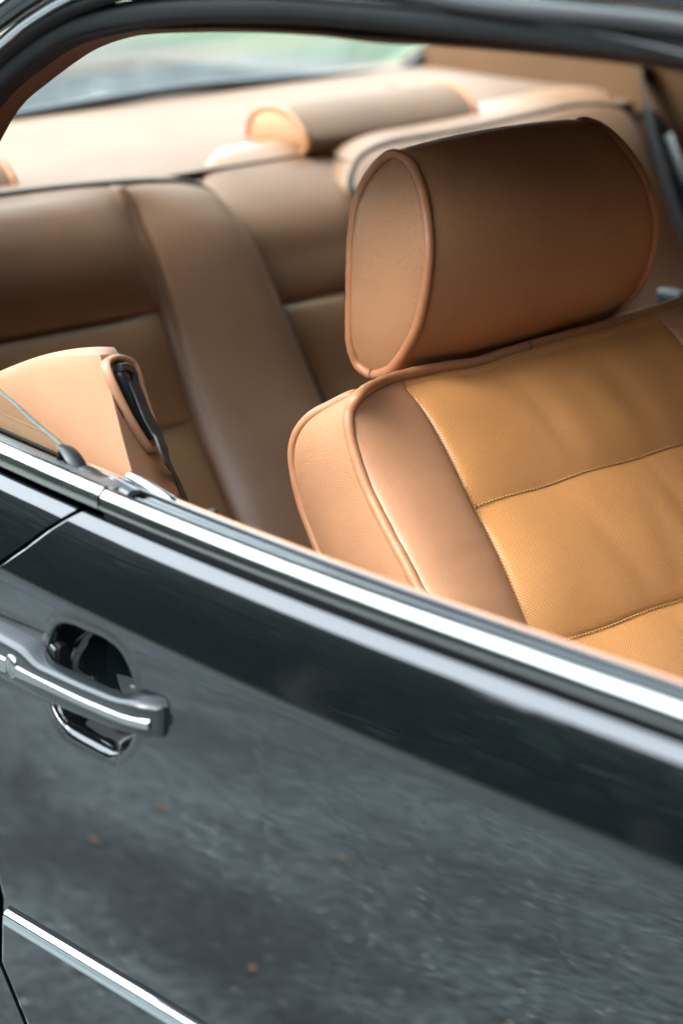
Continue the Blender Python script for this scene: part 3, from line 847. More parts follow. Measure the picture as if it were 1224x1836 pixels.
# floor, bulkheads, dash
quad('floor_pan', [(-1.2, .06, .30), (-1.2, YF - .06, .30), (1.2, YF - .06, .30), (1.2, .06, .30)], M['carpet'], car, nrm=(0, 0, 1), t=.03)
quad('bulkhead', [(1.16, .06, .91), (1.16, YF - .06, .91), (1.2, YF - .06, .28), (1.2, .06, .28)], M['black'], car, nrm=(-1, 0, 0), t=.03)
dash_p = smooth_prof([(.78, .70), (.80, .86), (.86, .905), (1.10, .93), (1.17, .90), (1.15, .60), (.9, .55)], 30)
V = [];
for y in np.linspace(.09, YF - .09, 12):
    for (x, z) in dash_p: V.append((x, y, z))
dash = mk('dashboard', V, grid_faces(12, 30, cv=True) + [tuple(range(30)), tuple(11 * 30 + i for i in range(30))], M['black'], car); flat_smooth(dash, 50)
box('centre_console', (-.25, YC - .09, .30), (.85, YC + .09, .56), M['trim'], car, bev=.02)
sw = piping('steering_wheel', [(.66 + .07 * math.sin(a), YF - .42 + .19 * math.cos(a), .84 + .175 * math.sin(a)) for a in np.linspace(0, 2 * math.pi, 16, endpoint=False)], .014, M['black'], car, closed=True, n=60)
# wheels
for (wx, wy) in ((-1.35, .10), (-1.35, YF - .10), (1.42, .10), (1.42, YF - .10)):
    def lathe(name, prof, mat, parent):
        V = []; n = 40
        for (r, y) in prof:
            for k in range(n):
                a = 2 * math.pi * k / n; V.append((wx + r * math.cos(a), wy + y, .31 + r * math.sin(a)))
        o = mk(name, V, grid_faces(len(prof), n, cv=True), mat, parent); flat_smooth(o, 40); return o
    tyre = lathe('wheel', [(.19, -.08), (.23, -.098), (.29, -.095), (.31, -.07), (.31, .07), (.29, .095), (.23, .098), (.19, .08)], M['tyre'], car)
    lathe('rim', [(.195, -.085), (.18, -.06), (.10, -.045), (.07, -.07), (.001, -.072)], M['rim'], tyre)

# ------------------------------------------------------------------ front seat
def interp_xz(tab, s):
    t = np.array(tab); return np.interp(s, t[:, 0], t[:, 1])
def seat_core():
    # shell of the backrest behind the sewn cover
    prof = [(-.085, .885), (-.105, .885), (-.115, .86), (-.10, .78), (-.07, .60), (-.03, .45), (.02, .42), (.10, .45), (.105, .55), (.035, .735), (-.022, .818), (-.070, .880)]
    P = catmull(prof, 60, closed=True); V = []
    ys = [.285, .292, .30, .72, .73, .737]
    sc_ = [.80, .90, .96, .96, .90, .80]; c = P.mean(0)
    for y, k in zip(ys, sc_):
        for p in P: q = c + (p - c) * k; V.append((q[0], y, q[1]))
    return mk('front_seat', V, grid_faces(len(ys), 60, cv=True) + [tuple(range(60)), tuple((len(ys) - 1) * 60 + i for i in range(60))], M['leather'], car, label='tan leather front seat with perforated golden centre and rounded head restraint')
seat = seat_core()
S = lambda pts, y: [on(px, py, 1, y) for px, py in pts]
YP = .272                                    # plane of the side boxing
seamN = catmull([on(722, 690, 1, .36), on(760, 740, 1, .36), on(800, 812, 1, .361), on(845, 905, 1, .362), on(890, 998, 1, .362), on(940, 1120, 1, .362), (.105, .362, .645), (.135, .362, .55)], 60)
seamF = np.array([(p[0] - .002, p[1] + .300, p[2] + .003) for p in seamN])
pipe1 = catmull([(.105, .272, .60)] + [on(px, py, 1, y) for px, py, y in
        [(800, 1150, .272), (750, 1055, .272), (722, 1000, .272), (700, 960, .272), (660, 880, .272), (638, 820, .272), (626, 770, .273), (627, 735, .277), (646, 706, .287)]] +
        [tuple(on(px, py, 0, x)) for px, py, x in
        [(690, 682, -.086), (740, 668, -.096), (800, 657, -.102), (850, 650, -.104), (900, 634, -.104), (940, 622, -.103), (1020, 600, -.102), (1090, 582, -.102), (1160, 560, -.102), (1224, 541, -.102)]] +
        [(-.094, .735, .927), (-.070, .750, .912), (-.045, .752, .885), (.03, .752, .79), (.105, .752, .60)], 240)
piping('front_piping', pipe1, .0046, M['leather_pipe'], seat, n=300)
piping('front_piping', [tuple(p) for p in pipe1 + np.array([0, 0, 0])], .0001, M['leather_pipe'], seat, n=10) if False else None
pipe2 = catmull([(-.045, .276, .60)] + [on(px, py, 1, y) for px, py, y in [(600, 1060, .272), (572, 990, .272), (545, 920, .272), (531, 870, .272), (524, 825, .272), (527, 790, .272), (540, 763, .274), (562, 742, .279), (600, 722, .288), (634, 706, .296)]] +
        [(-.105, .335, .908), (-.135, .42, .900), (-.137, .60, .902), (-.132, .70, .904), (-.118, .742, .895), (-.125, .748, .86), (-.10, .748, .75), (-.045, .748, .60)], 240)
piping('rear_piping', pipe2, .0038, M['leather_pipe'], seat, n=260)
# small butt joint in the piping
jp = on(946, 620, 0, -.099)
# index helpers on pipe1
def seg(P, p, q, n=40):
    d0 = np.linalg.norm(P - np.array(p), axis=1).argmin(); d1 = np.linalg.norm(P - np.array(q), axis=1).argmin()
    if d0 <= d1: R = P[d0:d1 + 1]
    else: R = P[d1:d0 + 1][::-1]
    return resample(R, n)
cornN = on(646, 706, 1, .287); topS = seamN[0]; topF = seamF[0]; cornF = np.array((-.080, .745, .918))
def down(P, v): return P - np.array(v)
inset = np.array([.000, 0, -.001])
# near bolster: from corner down
p1_side = seg(pipe1, cornN, (.105, .272, .60)); p1_top = seg(pipe1, cornN, topS, 20)
endN = np.array(seamN[-1]); 
crease = lambda U, V: (-.0010 * np.exp(-((V - .30 - .05 * U) / .012) ** 2) - .0008 * np.exp(-((V - .42 + .06 * U) / .010) ** 2) - .0008 * np.exp(-((V - .18 - .03 * U) / .010) ** 2)) * np.clip(U * 1.4, 0, 1) * np.clip((1 - U) * 6, 0, 1)
coons('side_bolster', p1_top, [p1_side[-1], endN], p1_side, seamN, 36, 90, .013, M['leather_smooth'], seat, (1, 0, .6), thick=.012, extra=crease, pu=(2.2, 1.9), pv=(3.5, 1.9))
p1f_top = seg(pipe1, topF, cornF, 20); p1f_side = seg(pipe1, cornF, (.105, .752, .60))
coons('side_bolster', p1f_top, [seamF[-1], p1f_side[-1]], seamF, p1f_side, 30, 60, .013, M['leather_smooth'], seat, (1, 0, .6), thick=.012, pu=(2.2, 1.9), pv=(3.5, 1.9))
# perforated inserts split by two cross seams
def near_idx(P, z): return int(np.abs(P[:, 2] - z).argmin())
cuts = [seamN[0][2], .8305, .7235, .62]
p1_mid = seg(pipe1, topS, topF, 50)
def cross(k):
    i = near_idx(seamN, cuts[k]); a = seamN[i]; b = seamF[near_idx(seamF, cuts[k] + .003)]
    t = np.linspace(0, 1, 50)[:, None]
    return a + (b - a) * t + np.array([1, 0, .8]) * (.0035 * np.sin(np.pi * t)) + np.array([0, 0, 1]) * (.0008 * np.sin(t * 19))
tops = [p1_mid, cross(1), cross(2)]; bots = [cross(1), cross(2), cross(3)]
def wr(seed):
    r = np.random.RandomState(seed); K = [(r.uniform(.35, .95), r.uniform(.03, .06), r.uniform(-.0012, .0013), r.uniform(-.05, .2)) for _ in range(10)]
    def f(U, V):
        h = 0 * U
        for c, s, a, sl in K: h = h + a * np.exp(-((U - c - sl * (V - .5)) / s) ** 2) * np.sin(np.pi * V)
        return h
    return f
for k in range(3):
    i0 = near_idx(seamN, cuts[k]) if k else 0; i1 = near_idx(seamN, cuts[k + 1])
    j0 = near_idx(seamF, cuts[k] + .003) if k else 0; j1 = near_idx(seamF, cuts[k + 1] + .003)
    coons('perforated_panel', tops[k], bots[k], seamN[i0:i1 + 1], seamF[j0:j1 + 1], 90, 50, .0105 if k else .009, M['leather_perf'], seat, (1, 0, .6), thick=.012,
          extra=wr(3 + k), pu=(4.5, 2.2), pv=(2.0, 1.35) if k else (2.6, 1.02))
# stitching: thread between dark needle holes, real little capsules
def stitches(name, P, mat, pitch, ln, r, off, kind='stuff'):
    P = np.array(P); L = np.linalg.norm(np.diff(P, axis=0), axis=1).sum(); n = int(L / pitch)
    Q = resample(P, n * 2 + 1); V, F = [], []
    off = np.array(off)
    for i in range(n):
        a = Q[2 * i]; b = Q[2 * i + 1]; d = b - a; d /= np.linalg.norm(d); m = (a + b) / 2 + off
        s = np.cross(d, (0, 0, 1.0)); s /= np.linalg.norm(s); u = np.cross(s, d); k = len(V)
        for t, rr in ((-.5, .35), (-.3, 1), (.3, 1), (.5, .35)):
            for j in range(5):
                V.append(m + d * t * ln + (s * math.cos(j * 1.2566) + u * math.sin(j * 1.2566)) * r * rr)
        for t in range(3):
            for j in range(5): F.append((k + t * 5 + j, k + t * 5 + (j + 1) % 5, k + (t + 1) * 5 + (j + 1) % 5, k + (t + 1) * 5 + j))
        F.append(tuple(k + j for j in range(5))); F.append(tuple(k + 15 + j for j in range(5)))
    return mk(name, V, F, mat, seat, kind=kind)
nm = np.array([.77, 0, .63])
for k in (1, 2):
    c = cross(k)
    stitches('seam_stitching', c, M['thread'], .0036, .0021, .00075, nm * .0022 + np.array([.001, 0, -.0012]))
    stitches('needle_holes', c + np.array([0, .0018, 0]), M['hole'], .0036, .0011, .0007, nm * .0021 + np.array([.001, 0, -.0012]))
stitches('seam_stitching', seamN[:46], M['thread'], .0036, .0020, .0005, nm * .0012 + np.array([0, .0022, 0]))
# side boxing between the two pipings
p2_side = seg(pipe2, on(632, 707, 1, .295), (-.045, .276, .60), 60)
coons('side_panel', [p2_side[0], p1_side[0]], [p2_side[-1], p1_side[-1]], p2_side, p1_side, 26, 70, .003, M['leather'], seat, (0, -1, 0), thick=.008)
p2f_side = seg(pipe2, (-.118, .742, .895), (-.045, .748, .60), 40)
coons('side_panel', [p2f_side[0], p1f_side[0]], [p2f_side[-1], p1f_side[-1]], p2f_side, p1f_side, 16, 40, .006, M['leather'], seat, (0, 1, 0), thick=.008)
# top boxing
p1t = seg(pipe1, cornN, cornF, 60); p2t = seg(pipe2, on(632, 707, 1, .295), (-.118, .742, .895), 60)
coons('top_panel', p2t, p1t, [p2t[0], p1t[0]], [p2t[-1], p1t[-1]], 60, 14, .004, M['leather'], seat, (0, 0, 1), thick=.006)

# headrest
Y0, Y1 = .368, .633
def dlt(z): return .024 * np.clip((z - .985) / .115, 0, 1.2) ** 2 + .010 * np.clip((.960 - z) / .05, 0, 1) ** 2
hr0 = []
for px, py in [(703, 273), (672, 297), (643, 348), (631, 415), (628, 485), (627, 560), (632, 636), (652, 668), (684, 672), (712, 652), (742, 602), (760, 540), (769, 470), (768, 405), (757, 340), (737, 292)]:
    p = on(px, py, 1, Y0)
    for _ in range(4): p = on(px, py, 1, Y0 + float(dlt(p[2])))
    hr0.append((p[0], p[2]))
hr0 = np.array(hr0)
NH = 96
C0 = catmull([tuple(p) for p in hr0], NH, closed=True)
cc = C0.mean(0)
def hsec(t):
    """outline at t across the headrest: crowned in the middle, front sweeps back towards the far end"""
    g = 1 + .062 * math.sin(math.pi * t) ** .6
    P = cc + (C0 - cc) * g
    P = P + np.array([-.006, 0]) * t ** 1.5 + np.outer(np.clip((C0[:, 0] - cc[0]) / .04, 0, 1), [.006 * math.sin(math.pi * t), 0])
    return P
DH = dlt(C0[:, 1])
def hy(t): return Y0 + DH + (Y1 - Y0 - 2 * DH) * t
def hrest():
    V = []; uv = []
    ts = [0, .004, .012, .03, .06] + list(np.linspace(.1, .9, 26)) + [.94, .97, .988, .996, 1]
    for t in ts:
        k = 1 - .05 * math.exp(-min(t, 1 - t) / .022)
        P = hsec(t); m = P.mean(0)
        for p, yy in zip(P, hy(t)):
            q = m + (p - m) * k; V.append((q[0], yy, q[1]))
    F = grid_faces(len(ts), NH, cv=True)
    return mk('headrest', V, F, M['leather'], seat)
hrest()
def hcap(t, sgn):
    P = hsec(t); m = P.mean(0); V = []; R = [1.0, .985, .96, .92, .86, .76, .64, .5, .35, .2, .05]
    ym = hy(t).mean(); ye = hy(t)
    for r in R:
        b = .0175 * (1 - r ** 2.2) ** .75
        for p, yy in zip(P, ye):
            q = m + (p - m) * r * .955; V.append((q[0], ym + (yy - ym) * r ** 2 + sgn * (b - .001), q[1]))
    F = grid_faces(len(R), NH, cv=True) + [tuple((len(R) - 1) * NH + i for i in range(NH))]
    return mk('headrest_end', V, F, M['leather'], seat)
hcap(0, -1); hcap(1, 1)
for t in (0, 1):
    P = cc + (hsec(t) - cc) * .985
    piping('headrest_piping', [(p[0], yy, p[1]) for p, yy in zip(P[::3], hy(t)[::3])], .0043, M['leather_pipe'], seat, closed=True, n=180, up=(0, 1, .01))
# butt joint of the near piping, at the lower front of the end face
def ring(name, c, d, r, th, mat, parent):
    d = np.array(d) / np.linalg.norm(d); P = [np.array(c) - d * th, np.array(c) + d * th]
    return sweep(name, P, circ(r, 14), mat, parent, up=(.1, .9, .3))
_P0 = hsec(0); _j = np.hypot(_P0[:, 0] - on(651, 672, 1, Y0)[0], _P0[:, 1] - on(651, 672, 1, Y0)[2]).argmin()
ring('piping_joint', (_P0[_j][0] * .985 + cc[0] * .015, hy(0)[_j], _P0[_j][1] * .985 + cc[1] * .015), (_P0[_j + 1][0] - _P0[_j - 1][0], .001, _P0[_j + 1][1] - _P0[_j - 1][1]), .0044, .0005, M['seam'], seat)
i_j = np.linalg.norm(pipe1 - on(946, 621, 0, -.103), axis=1).argmin()
ring('piping_joint', pipe1[i_j], pipe1[i_j + 1] - pipe1[i_j - 1], .0047, .0005, M['seam'], seat)
for yy in (.44, .57):
    sweep('headrest_post', [(-.125, yy, .86), (-.13, yy, .99)], circ(.006, 12), M['chrome'], seat, up=(0, 1, 0))
# seat cushion
def cushion():
    prof = catmull([(.08, .42), (.12, .52), (.20, .55), (.45, .565), (.56, .56), (.60, .52), (.59, .42), (.30, .36)], 48, closed=True)
    V = []; ys = np.linspace(.275, .75, 18); c = prof.mean(0)
    for y in ys:
        e = min(y - .275, .75 - y); k = .93 + .07 * min(1, e / .03)
        sag = -.012 * math.sin(math.pi * (y - .275) / .475)
        for p in prof: q = c + (p - c) * k; V.append((q[0], y, q[1] + (sag if q[1] > .5 else 0)))
    o = mk('seat_cushion', V, grid_faces(18, 48, cv=True) + [tuple(range(48)), tuple(17 * 48 + i for i in range(48))], M['leather_smooth'], seat); flat_smooth(o, 50)
cushion()
box('seat_base', (.05, .30, .31), (.55, .72, .40), M['black'], seat, bev=.01)
# the driver's seat is a copy
seat2 = seat.copy(); COL.objects.link(seat2); seat2.location = (seat.location.x - .03, .665, 0)
seat2['label'] = 'tan leather driver seat on the far side'
for ch in list(seat.children):
    c = ch.copy(); COL.objects.link(c); c.parent = seat2

# ------------------------------------------------------------------ rear bench
bench = bpy.data.objects.new('rear_bench', None); COL.objects.link(bench); bench.location = (-.75, YC, .4); put(bench, car)
bench.matrix_parent_inverse = Matrix.Translation(-car.location)
bench['label'] = 'brown leather rear bench with piped outer seats and raised centre section'
def bput(o): put(o, bench); return o
BT = [(-.822, .972), (-.806, .955), (-.790, .930), (-.767, .885), (-.747, .847), (-.722, .790), (-.698, .730), (-.665, .680), (-.636, .635), (-.60, .56), (-.56, .48)]
def bx(z): t = np.array(BT)[::-1]; return float(np.interp(z, t[:, 1], t[:, 0]))
def bline(y, z0, z1, n=40, dx=0.0, dy=0.0):
    return np.array([(bx(z) + dx, y + dy * k, z) for k, z in zip(np.linspace(0, 1, n), np.linspace(z0, z1, n))])
def bcross(y0, y1, z0, z1, n=30, dx=0.0):
    return np.array([(bx(z) + dx, y, z) for y, z in zip(np.linspace(y0, y1, n), np.linspace(z0, z1, n))])
def bco(name, top, bot, l, r, b, mat, nu=40, nv=50, pu=(2.4, 1.8), pv=(2.4, 1.8), nrm=(1, 0, .5), t=.02, extra=None):
    o, S_ = coons(name, top, bot, l, r, nu, nv, b, mat, None, nrm, thick=t, pu=pu, pv=pv, extra=extra); bput(o); return o
# seam between insert and bolster on the near outer seat, traced at y=.58
sN = catmull([on(px, py, 1, .58) for px, py in [(222, 336), (240, 395), (262, 460), (290, 555), (318, 655), (350, 760), (385, 850), (420, 935)]] + [(-.58, .58, .55)], 80)
# outer piping edge of the near seat
pEtop = [on(px, py, 0, -.822) for px, py in [(-160, 366), (-60, 357), (0, 351), (100, 339), (200, 330), (270, 326)]]
pE = catmull(pEtop + [on(330, 328, 0, -.820), on(370, 341, 0, -.817)] + [on(px, py, 1, .72) for px, py in [(405, 378), (430, 415), (460, 460), (500, 545), (530, 610), (560, 680), (585, 735), (620, 810)]] + [(-.56, .72, .55)], 200)
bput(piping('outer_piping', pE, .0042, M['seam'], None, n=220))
kS = np.linalg.norm(pE - sN[0], axis=1).argmin()
# inserts on the near seat: three panels by two cross seams
zc = [None, .838, .728, .60]
def idx(P, z): return int(np.abs(P[:, 2] - z).argmin())
yl = .20
left_top = pE[0]
nearL = bline(yl, pE[0][2], .55, 60)
def rowN(z):
    i = idx(sN, z); a = np.array((bx(z + .004), yl, z + .004)); return np.linspace(a, sN[i], 40)
topN = resample(pE[:kS + 1], 40); topN[-1] = sN[0]; topN[0] = nearL[0]
rows = [topN, rowN(.846), rowN(.733), rowN(.60)]
for k in range(3):
    a = sN[0 if k == 0 else idx(sN, [0, .846, .733, .60][k]):idx(sN, [0, .846, .733, .60][k + 1]) + 1]
    lft = np.linspace(rows[k][0], rows[k + 1][0], 30)
    for q in range(30): lft[q][0] = bx(lft[q][2])
    lft[0] = rows[k][0]; lft[-1] = rows[k + 1][0]
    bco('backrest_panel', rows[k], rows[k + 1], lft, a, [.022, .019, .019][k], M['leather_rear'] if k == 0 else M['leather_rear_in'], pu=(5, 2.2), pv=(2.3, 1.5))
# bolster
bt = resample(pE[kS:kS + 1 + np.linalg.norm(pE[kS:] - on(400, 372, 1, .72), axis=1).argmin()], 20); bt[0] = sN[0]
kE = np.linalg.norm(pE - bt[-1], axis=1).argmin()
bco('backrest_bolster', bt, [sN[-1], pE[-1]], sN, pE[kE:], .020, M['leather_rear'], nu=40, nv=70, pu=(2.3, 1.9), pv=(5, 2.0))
bput(piping('seam_shade_cord', [p + np.array((-.004, 0, -.001)) for p in sN[::6]], .0035, M['seam'], None))  # dark cord stands in for the shade in the recessed seam
# centre section
cL = [p + np.array((.0, .004, 0)) for p in pE[kE:]]
yR = .905
cR_ = bline(yR, .945, .55, 60, dx=-.035)
cLL = bline(.735, .945, .55, 60, dx=-.035)
def crow(z, dx=-.035): return np.array([(bx(z) + dx, y, z) for y in np.linspace(.728, yR, 30)])
ctop = np.array([(-.945, y, .968) for y in np.linspace(.700, yR + .01, 30)])
def colpts(y, zs, n=40): return None
def topcurve(y0):
    q = (lambda a: a) if y0 > .8 else (lambda a: .728 + a)
    o = [.07, .035, -.005, -.025, -.03, -.03] if y0 < .8 else [y0 - .01] * 1 + [y0] + [y0] * 4
    return catmull([(-.925, q(o[0]), .968), (-.895, q(o[1]), .972), (-.865, q(o[2]), .955), (bx(.90) - .035, q(o[3]), .905), (bx(.86) - .035, q(o[4]), .862), (bx(.822) - .035, q(o[5]), .822)], 50)
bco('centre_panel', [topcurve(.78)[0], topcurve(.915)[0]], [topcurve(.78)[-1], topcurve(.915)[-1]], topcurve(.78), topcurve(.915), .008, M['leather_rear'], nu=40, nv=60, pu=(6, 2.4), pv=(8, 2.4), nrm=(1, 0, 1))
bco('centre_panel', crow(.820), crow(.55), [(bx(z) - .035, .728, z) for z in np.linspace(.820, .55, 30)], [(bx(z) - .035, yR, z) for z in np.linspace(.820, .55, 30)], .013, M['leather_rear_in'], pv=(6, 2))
# far outer seat: piping, face, right boxing, top boxing
YS = 1.36
fE = catmull([(-.56, .915, .55), (bx(.65), .915, .65), (bx(.75), .915, .75), (bx(.85), .915, .85), (bx(.90), .915, .90)] +
             [on(632, 345, 0, -.80), on(634, 305, 0, -.815), on(655, 276, 0, -.822), on(700, 257, 0, -.824), on(780, 243, 0, -.824), on(860, 228, 0, -.824), on(960, 205, 0, -.824), on(1020, 192, 0, -.824), on(1080, 190, 0, -.822), on(1125, 205, 0, -.815)] +
             [on(1160, 262, 0, -.79), on(1190, 350, 0, -.76), (bx(.75), YS, .75), (bx(.60), YS, .60)], 220)
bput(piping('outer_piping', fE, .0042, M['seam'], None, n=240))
iA = np.linalg.norm(fE - on(640, 290, 0, -.82), axis=1).argmin(); iB = np.linalg.norm(fE - on(1115, 198, 0, -.82), axis=1).argmin()
fl = fE[:iA + 1][::-1]; fr_ = fE[iB:]
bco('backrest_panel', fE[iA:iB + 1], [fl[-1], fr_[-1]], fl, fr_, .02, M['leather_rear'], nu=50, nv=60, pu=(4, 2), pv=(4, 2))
# boxing: strip rising behind the piping to the shelf
back = np.array([(p[0] - .075, p[1] + (.004 if p[1] > 1 else -.0), min(p[2] + .012, .992)) for p in fE[iA:iB + 1]])
back[:, 1] = np.linspace(.90, YS + .03, len(back))
bco('top_boxing', back, fE[iA:iB + 1], [back[0], fE[iA]], [back[-1], fE[iB]], .006, M['leather_rear'], nu=60, nv=14, nrm=(0, 0, 1), t=.01, pu=(8, 3), pv=(2.2, 1.6))
sb_ = np.array([(p[0] - .085, .900, p[2] + .004) for p in fl])
bco('side_boxing', [sb_[0], fl[0]], [sb_[-1], fl[-1]], sb_, fl, .006, M['leather_rear'], nu=12, nv=60, nrm=(0, -1, 0), t=.008, pv=(8, 3))
# near seat top boxing, low
nb = np.array([(p[0] - .04, p[1], p[2] + .002) for p in pE[:kE + 1]])
bco('top_boxing', nb, pE[:kE + 1], [nb[0], pE[0]], [nb[-1], pE[kE]], .003, M['shelf'], nu=60, nv=10, nrm=(0, 0, 1), t=.006, pu=(8, 3))
# bench core and cushion
def bench_core():
    prof = [(bx(z) - .05, z) for z in (.94, .90, .80, .70, .60, .50)] + [(-.56, .40), (-.95, .40), (-.95, .93)]
    V = [];
    for y in (.14, YF - .14):
        for (x, z) in prof: V.append((x, y, z))
    n = len(prof)
    bput(mk('bench_core', V, grid_faces(2, n, cv=True) + [tuple(range(n)), tuple(n + i for i in range(n))], M['leather_rear'], None, smooth=False))
    V = []; P = catmull([(-.62, .44), (-.58, .50), (-.45, .50), (-.15, .52), (-.08, .50), (-.08, .36), (-.4, .33)], 40, closed=True)
    for y in np.linspace(.15, YF - .15, 20):
        for p in P: V.append((p[0], y, p[1] + (.012 * abs(math.sin((y - .15) / .46 * math.pi)) if p[1] > .45 else 0)))
    o = bput(mk('bench_cushion', V, grid_faces(20, 40, cv=True) + [tuple(range(40)), tuple(19 * 40 + i for i in range(40))], M['leather_rear'], None)); flat_smooth(o, 50)
bench_core()
# parcel shelf
quad('parcel_shelf', [(-1.30, .10, .992), (-1.30, YF - .10, .988), (-.862, YF - .10, .966), (-.862, .10, .966)], M['shelf'], car, nrm=(0, 0, 1), t=.03, bulge=.004)
# raised pad at the far corner of the shelf
padP = catmull([on(px, py, 0, -1.12) for px, py in [(690, 150), (740, 134), (790, 132), (840, 143), (880, 160), (930, 185)]], 30)
padB = np.array([(p[0] + .20, p[1] - .02, .978) for p in padP]); padT = np.array([(p[0] - .12, p[1] + .02, .985) for p in padP])
o, _ = coons('shelf_corner_pad', padP, padB, [padP[0], padB[0]], [padP[-1], padB[-1]], 30, 16, .010, M['shelf'], car, (0, 0, 1), thick=.02)
# rear head restraints folded on the shelf
def rear_rest(dy, px0=0):
    prof = [(-.962, .966), (-.966, .985), (-.952, 1.006), (-.918, 1.015), (-.884, 1.008), (-.862, .992), (-.854, .976), (-.868, .966), (-.92, .963)]
    P = catmull(prof, 60, closed=True); V = []; m = P.mean(0)
    ts = [0, .015, .04] + list(np.linspace(.08, .92, 16)) + [.96, .985, 1]; W = .262
    for t in ts:
        k = .95 if t in (0, 1) else (.985 if t in (.015, .985) else 1 + .03 * math.sin(math.pi * t))
        for p in P: q = m + (p - m) * k; V.append((q[0], .870 + dy + W * t, q[1]))
    o = bput(mk('head_restraint', V, grid_faces(len(ts), 60, cv=True), M['shelf'], None))
    for t, s in ((0, -1), (1, 1)):
        V = []
        for r in (1, .93, .8, .6, .3, .02):
            for p in P: q = m + (p - m) * r * .955; V.append((q[0], .870 + dy + W * t + s * .012 * (1 - r ** 2.5), q[1]))
        e = bput(mk('restraint_end', V, grid_faces(6, 60, cv=True), M['leather'], None))
        bput(piping('restraint_piping', [(p[0], .870 + dy + W * t, p[1]) for p in P[::3]], .0042, M['leather_pipe'], None, closed=True, n=90, up=(0, 1, .01)))
rear_rest(0.0); rear_rest(-.655)

# far side trim, belts
quad('far_side_trim', [(-.90, YF - .155, .96), (-.45, YF - .10, .93), (-.30, YF - .10, .40), (-.90, YF - .12, .40)], M['trim'], car, nrm=(0, -1, 0), bulge=.01)
def strap(name, pts, wd, mat, parent, up, n=40, t=.0012):
    P = catmull(pts, n); return sweep(name, P, [(-wd / 2, -t / 2), (wd / 2, -t / 2), (wd / 2, t / 2), (-wd / 2, t / 2)], mat, parent, up=up)
fb = catmull([on(1150, 70, 1, 1.40), on(1150, 130, 1, 1.38), on(1158, 200, 1, 1.36), on(1190, 320, 1, 1.30), on(1245, 480, 1, 1.24)], 40)
strap('rear_belt', fb, .048, M['belt'], car, (-.7, -.7, 0))
gd = on(1172, 150, 1, 1.42)
sweep('belt_guide', [gd + np.array((0, 0, .07)), gd, gd - np.array((.0, 0, .06))], ell(.032, .014), M['black'], car, up=(0, 1, 0))
bt1 = [on(1192, 245, 1, 1.34), on(1210, 300, 1, 1.32), on(1232, 380, 1, 1.30)]
sweep('belt_sliver', bt1, [(-.010, -.001), (.010, -.001), (.010, .001), (-.010, .001)], M['rubber_top'], car, up=(-.3, -.5, .8))  # narrow grey strip beside the far belt
bc = on(1208, 535, 1, 1.0)
o = box('belt_buckle', tuple(bc + np.array((-.02, -.010, -.03))), tuple(bc + np.array((.02, .012, .010))), M['rubber_top'], car, bev=.006)

# ------------------------------------------------------------------ near side details
# quarter trim tower with belt guide
tw = bpy.data.objects.new('belt_tower', None); COL.objects.link(tw); tw.location = (-.2, .1, .9); put(tw, car)
tw.matrix_parent_inverse = Matrix.Translation(-car.location)
YA = .085
outerT = catmull([on(px, py, 1, YA) for px, py in [(-120, 730), (-60, 695), (0, 668), (60, 647), (120, 638), (178, 637)]], 40)
crs = catmull([on(px, py, 1, YA) for px, py in [(178, 637), (192, 680), (205, 730), (220, 790), (240, 862), (262, 930)]], 40)
ob = catmull([on(px, py, 1, YA) for px, py in [(-120, 800), (0, 835), (120, 880), (262, 930)]], 40)
o, _ = coons('tower_panel', outerT, ob, [outerT[0], ob[0]], crs, 40, 30, .004, M['trim'], None, (0, -1, 0), thick=.006); put(o, tw)
fr = catmull([on(px, py, 1, y) for px, py, y in [(214, 635, .125), (243, 652, .135), (255, 700, .14), (275, 750, .145), (300, 815, .15), (325, 870, .155), (335, 930, .16)]], 40)
tp = catmull([on(178, 637, 1, YA), on(196, 634, 1, .105), fr[0]], 20)
o, FS = coons('tower_front', tp, [crs[-1], fr[-1]], crs, fr, 30, 60, .002, M['trim'], None, (1, -.5, 0), thick=.006); put(o, tw)
o = sweep('crease_welt', crs, ell(.0014, .0014, 10), M['trim'], None, up=(.2, 1, 0)); put(o, tw)
# back cover so the tower has depth
bk = fr + np.array((-.05, .01, 0)); bkT = np.linspace(outerT[0] + np.array((0, .05, -.006)), fr[0], 40); bkT[:, 2] = np.maximum(bkT[:, 2], outerT[:, 2] - .006)
bkT[-1] = fr[0]
o, _ = coons('tower_top', outerT, bkT, [outerT[0], bkT[0]], tp, 30, 12, .003, M['trim'], None, (0, 0, 1), thick=.006); put(o, tw)
o, _ = coons('tower_back', [bkT[0], bkT[-1]], [ob[0] + np.array((0, .05, 0)), fr[-1]], [bkT[0], ob[0] + np.array((0, .05, 0))], fr, 8, 30, .0, M['trim'], None, (0, 1, 0), thick=.006); put(o, tw)
# guide: rounded surround, black slot, black moulded guide, webbing
FN = np.cross(np.gradient(FS, axis=0), np.gradient(FS, axis=1)); FN /= np.linalg.norm(FN, axis=2)[..., None]
if (FN.mean((0, 1)) @ np.array((1, -.5, 0))) < 0: FN = -FN
_c = (FS - CP) @ RC.T; _pp = _c[..., :2] / _c[..., 2:] * FPX + np.array([612, 918])
def g(px, py, h=0.0, *a):
    d = np.hypot(_pp[..., 0] - px, _pp[..., 1] - py).ravel(); i = np.argsort(d)[:4]; wgt = 1 / (d[i] + .5); wgt /= wgt.sum()
    p = (FS.reshape(-1, 3)[i] * wgt[:, None]).sum(0); n = (FN.reshape(-1, 3)[i] * wgt[:, None]).sum(0); n /= np.linalg.norm(n)
    # slide to the exact sight line on the local tangent plane, then lift off the surface by h
    r = RC.T @ np.array([px - 612, py - 918, FPX]); t = ((p + n * h - CP) @ n) / (r @ n)
    return CP + r * t
H = .003
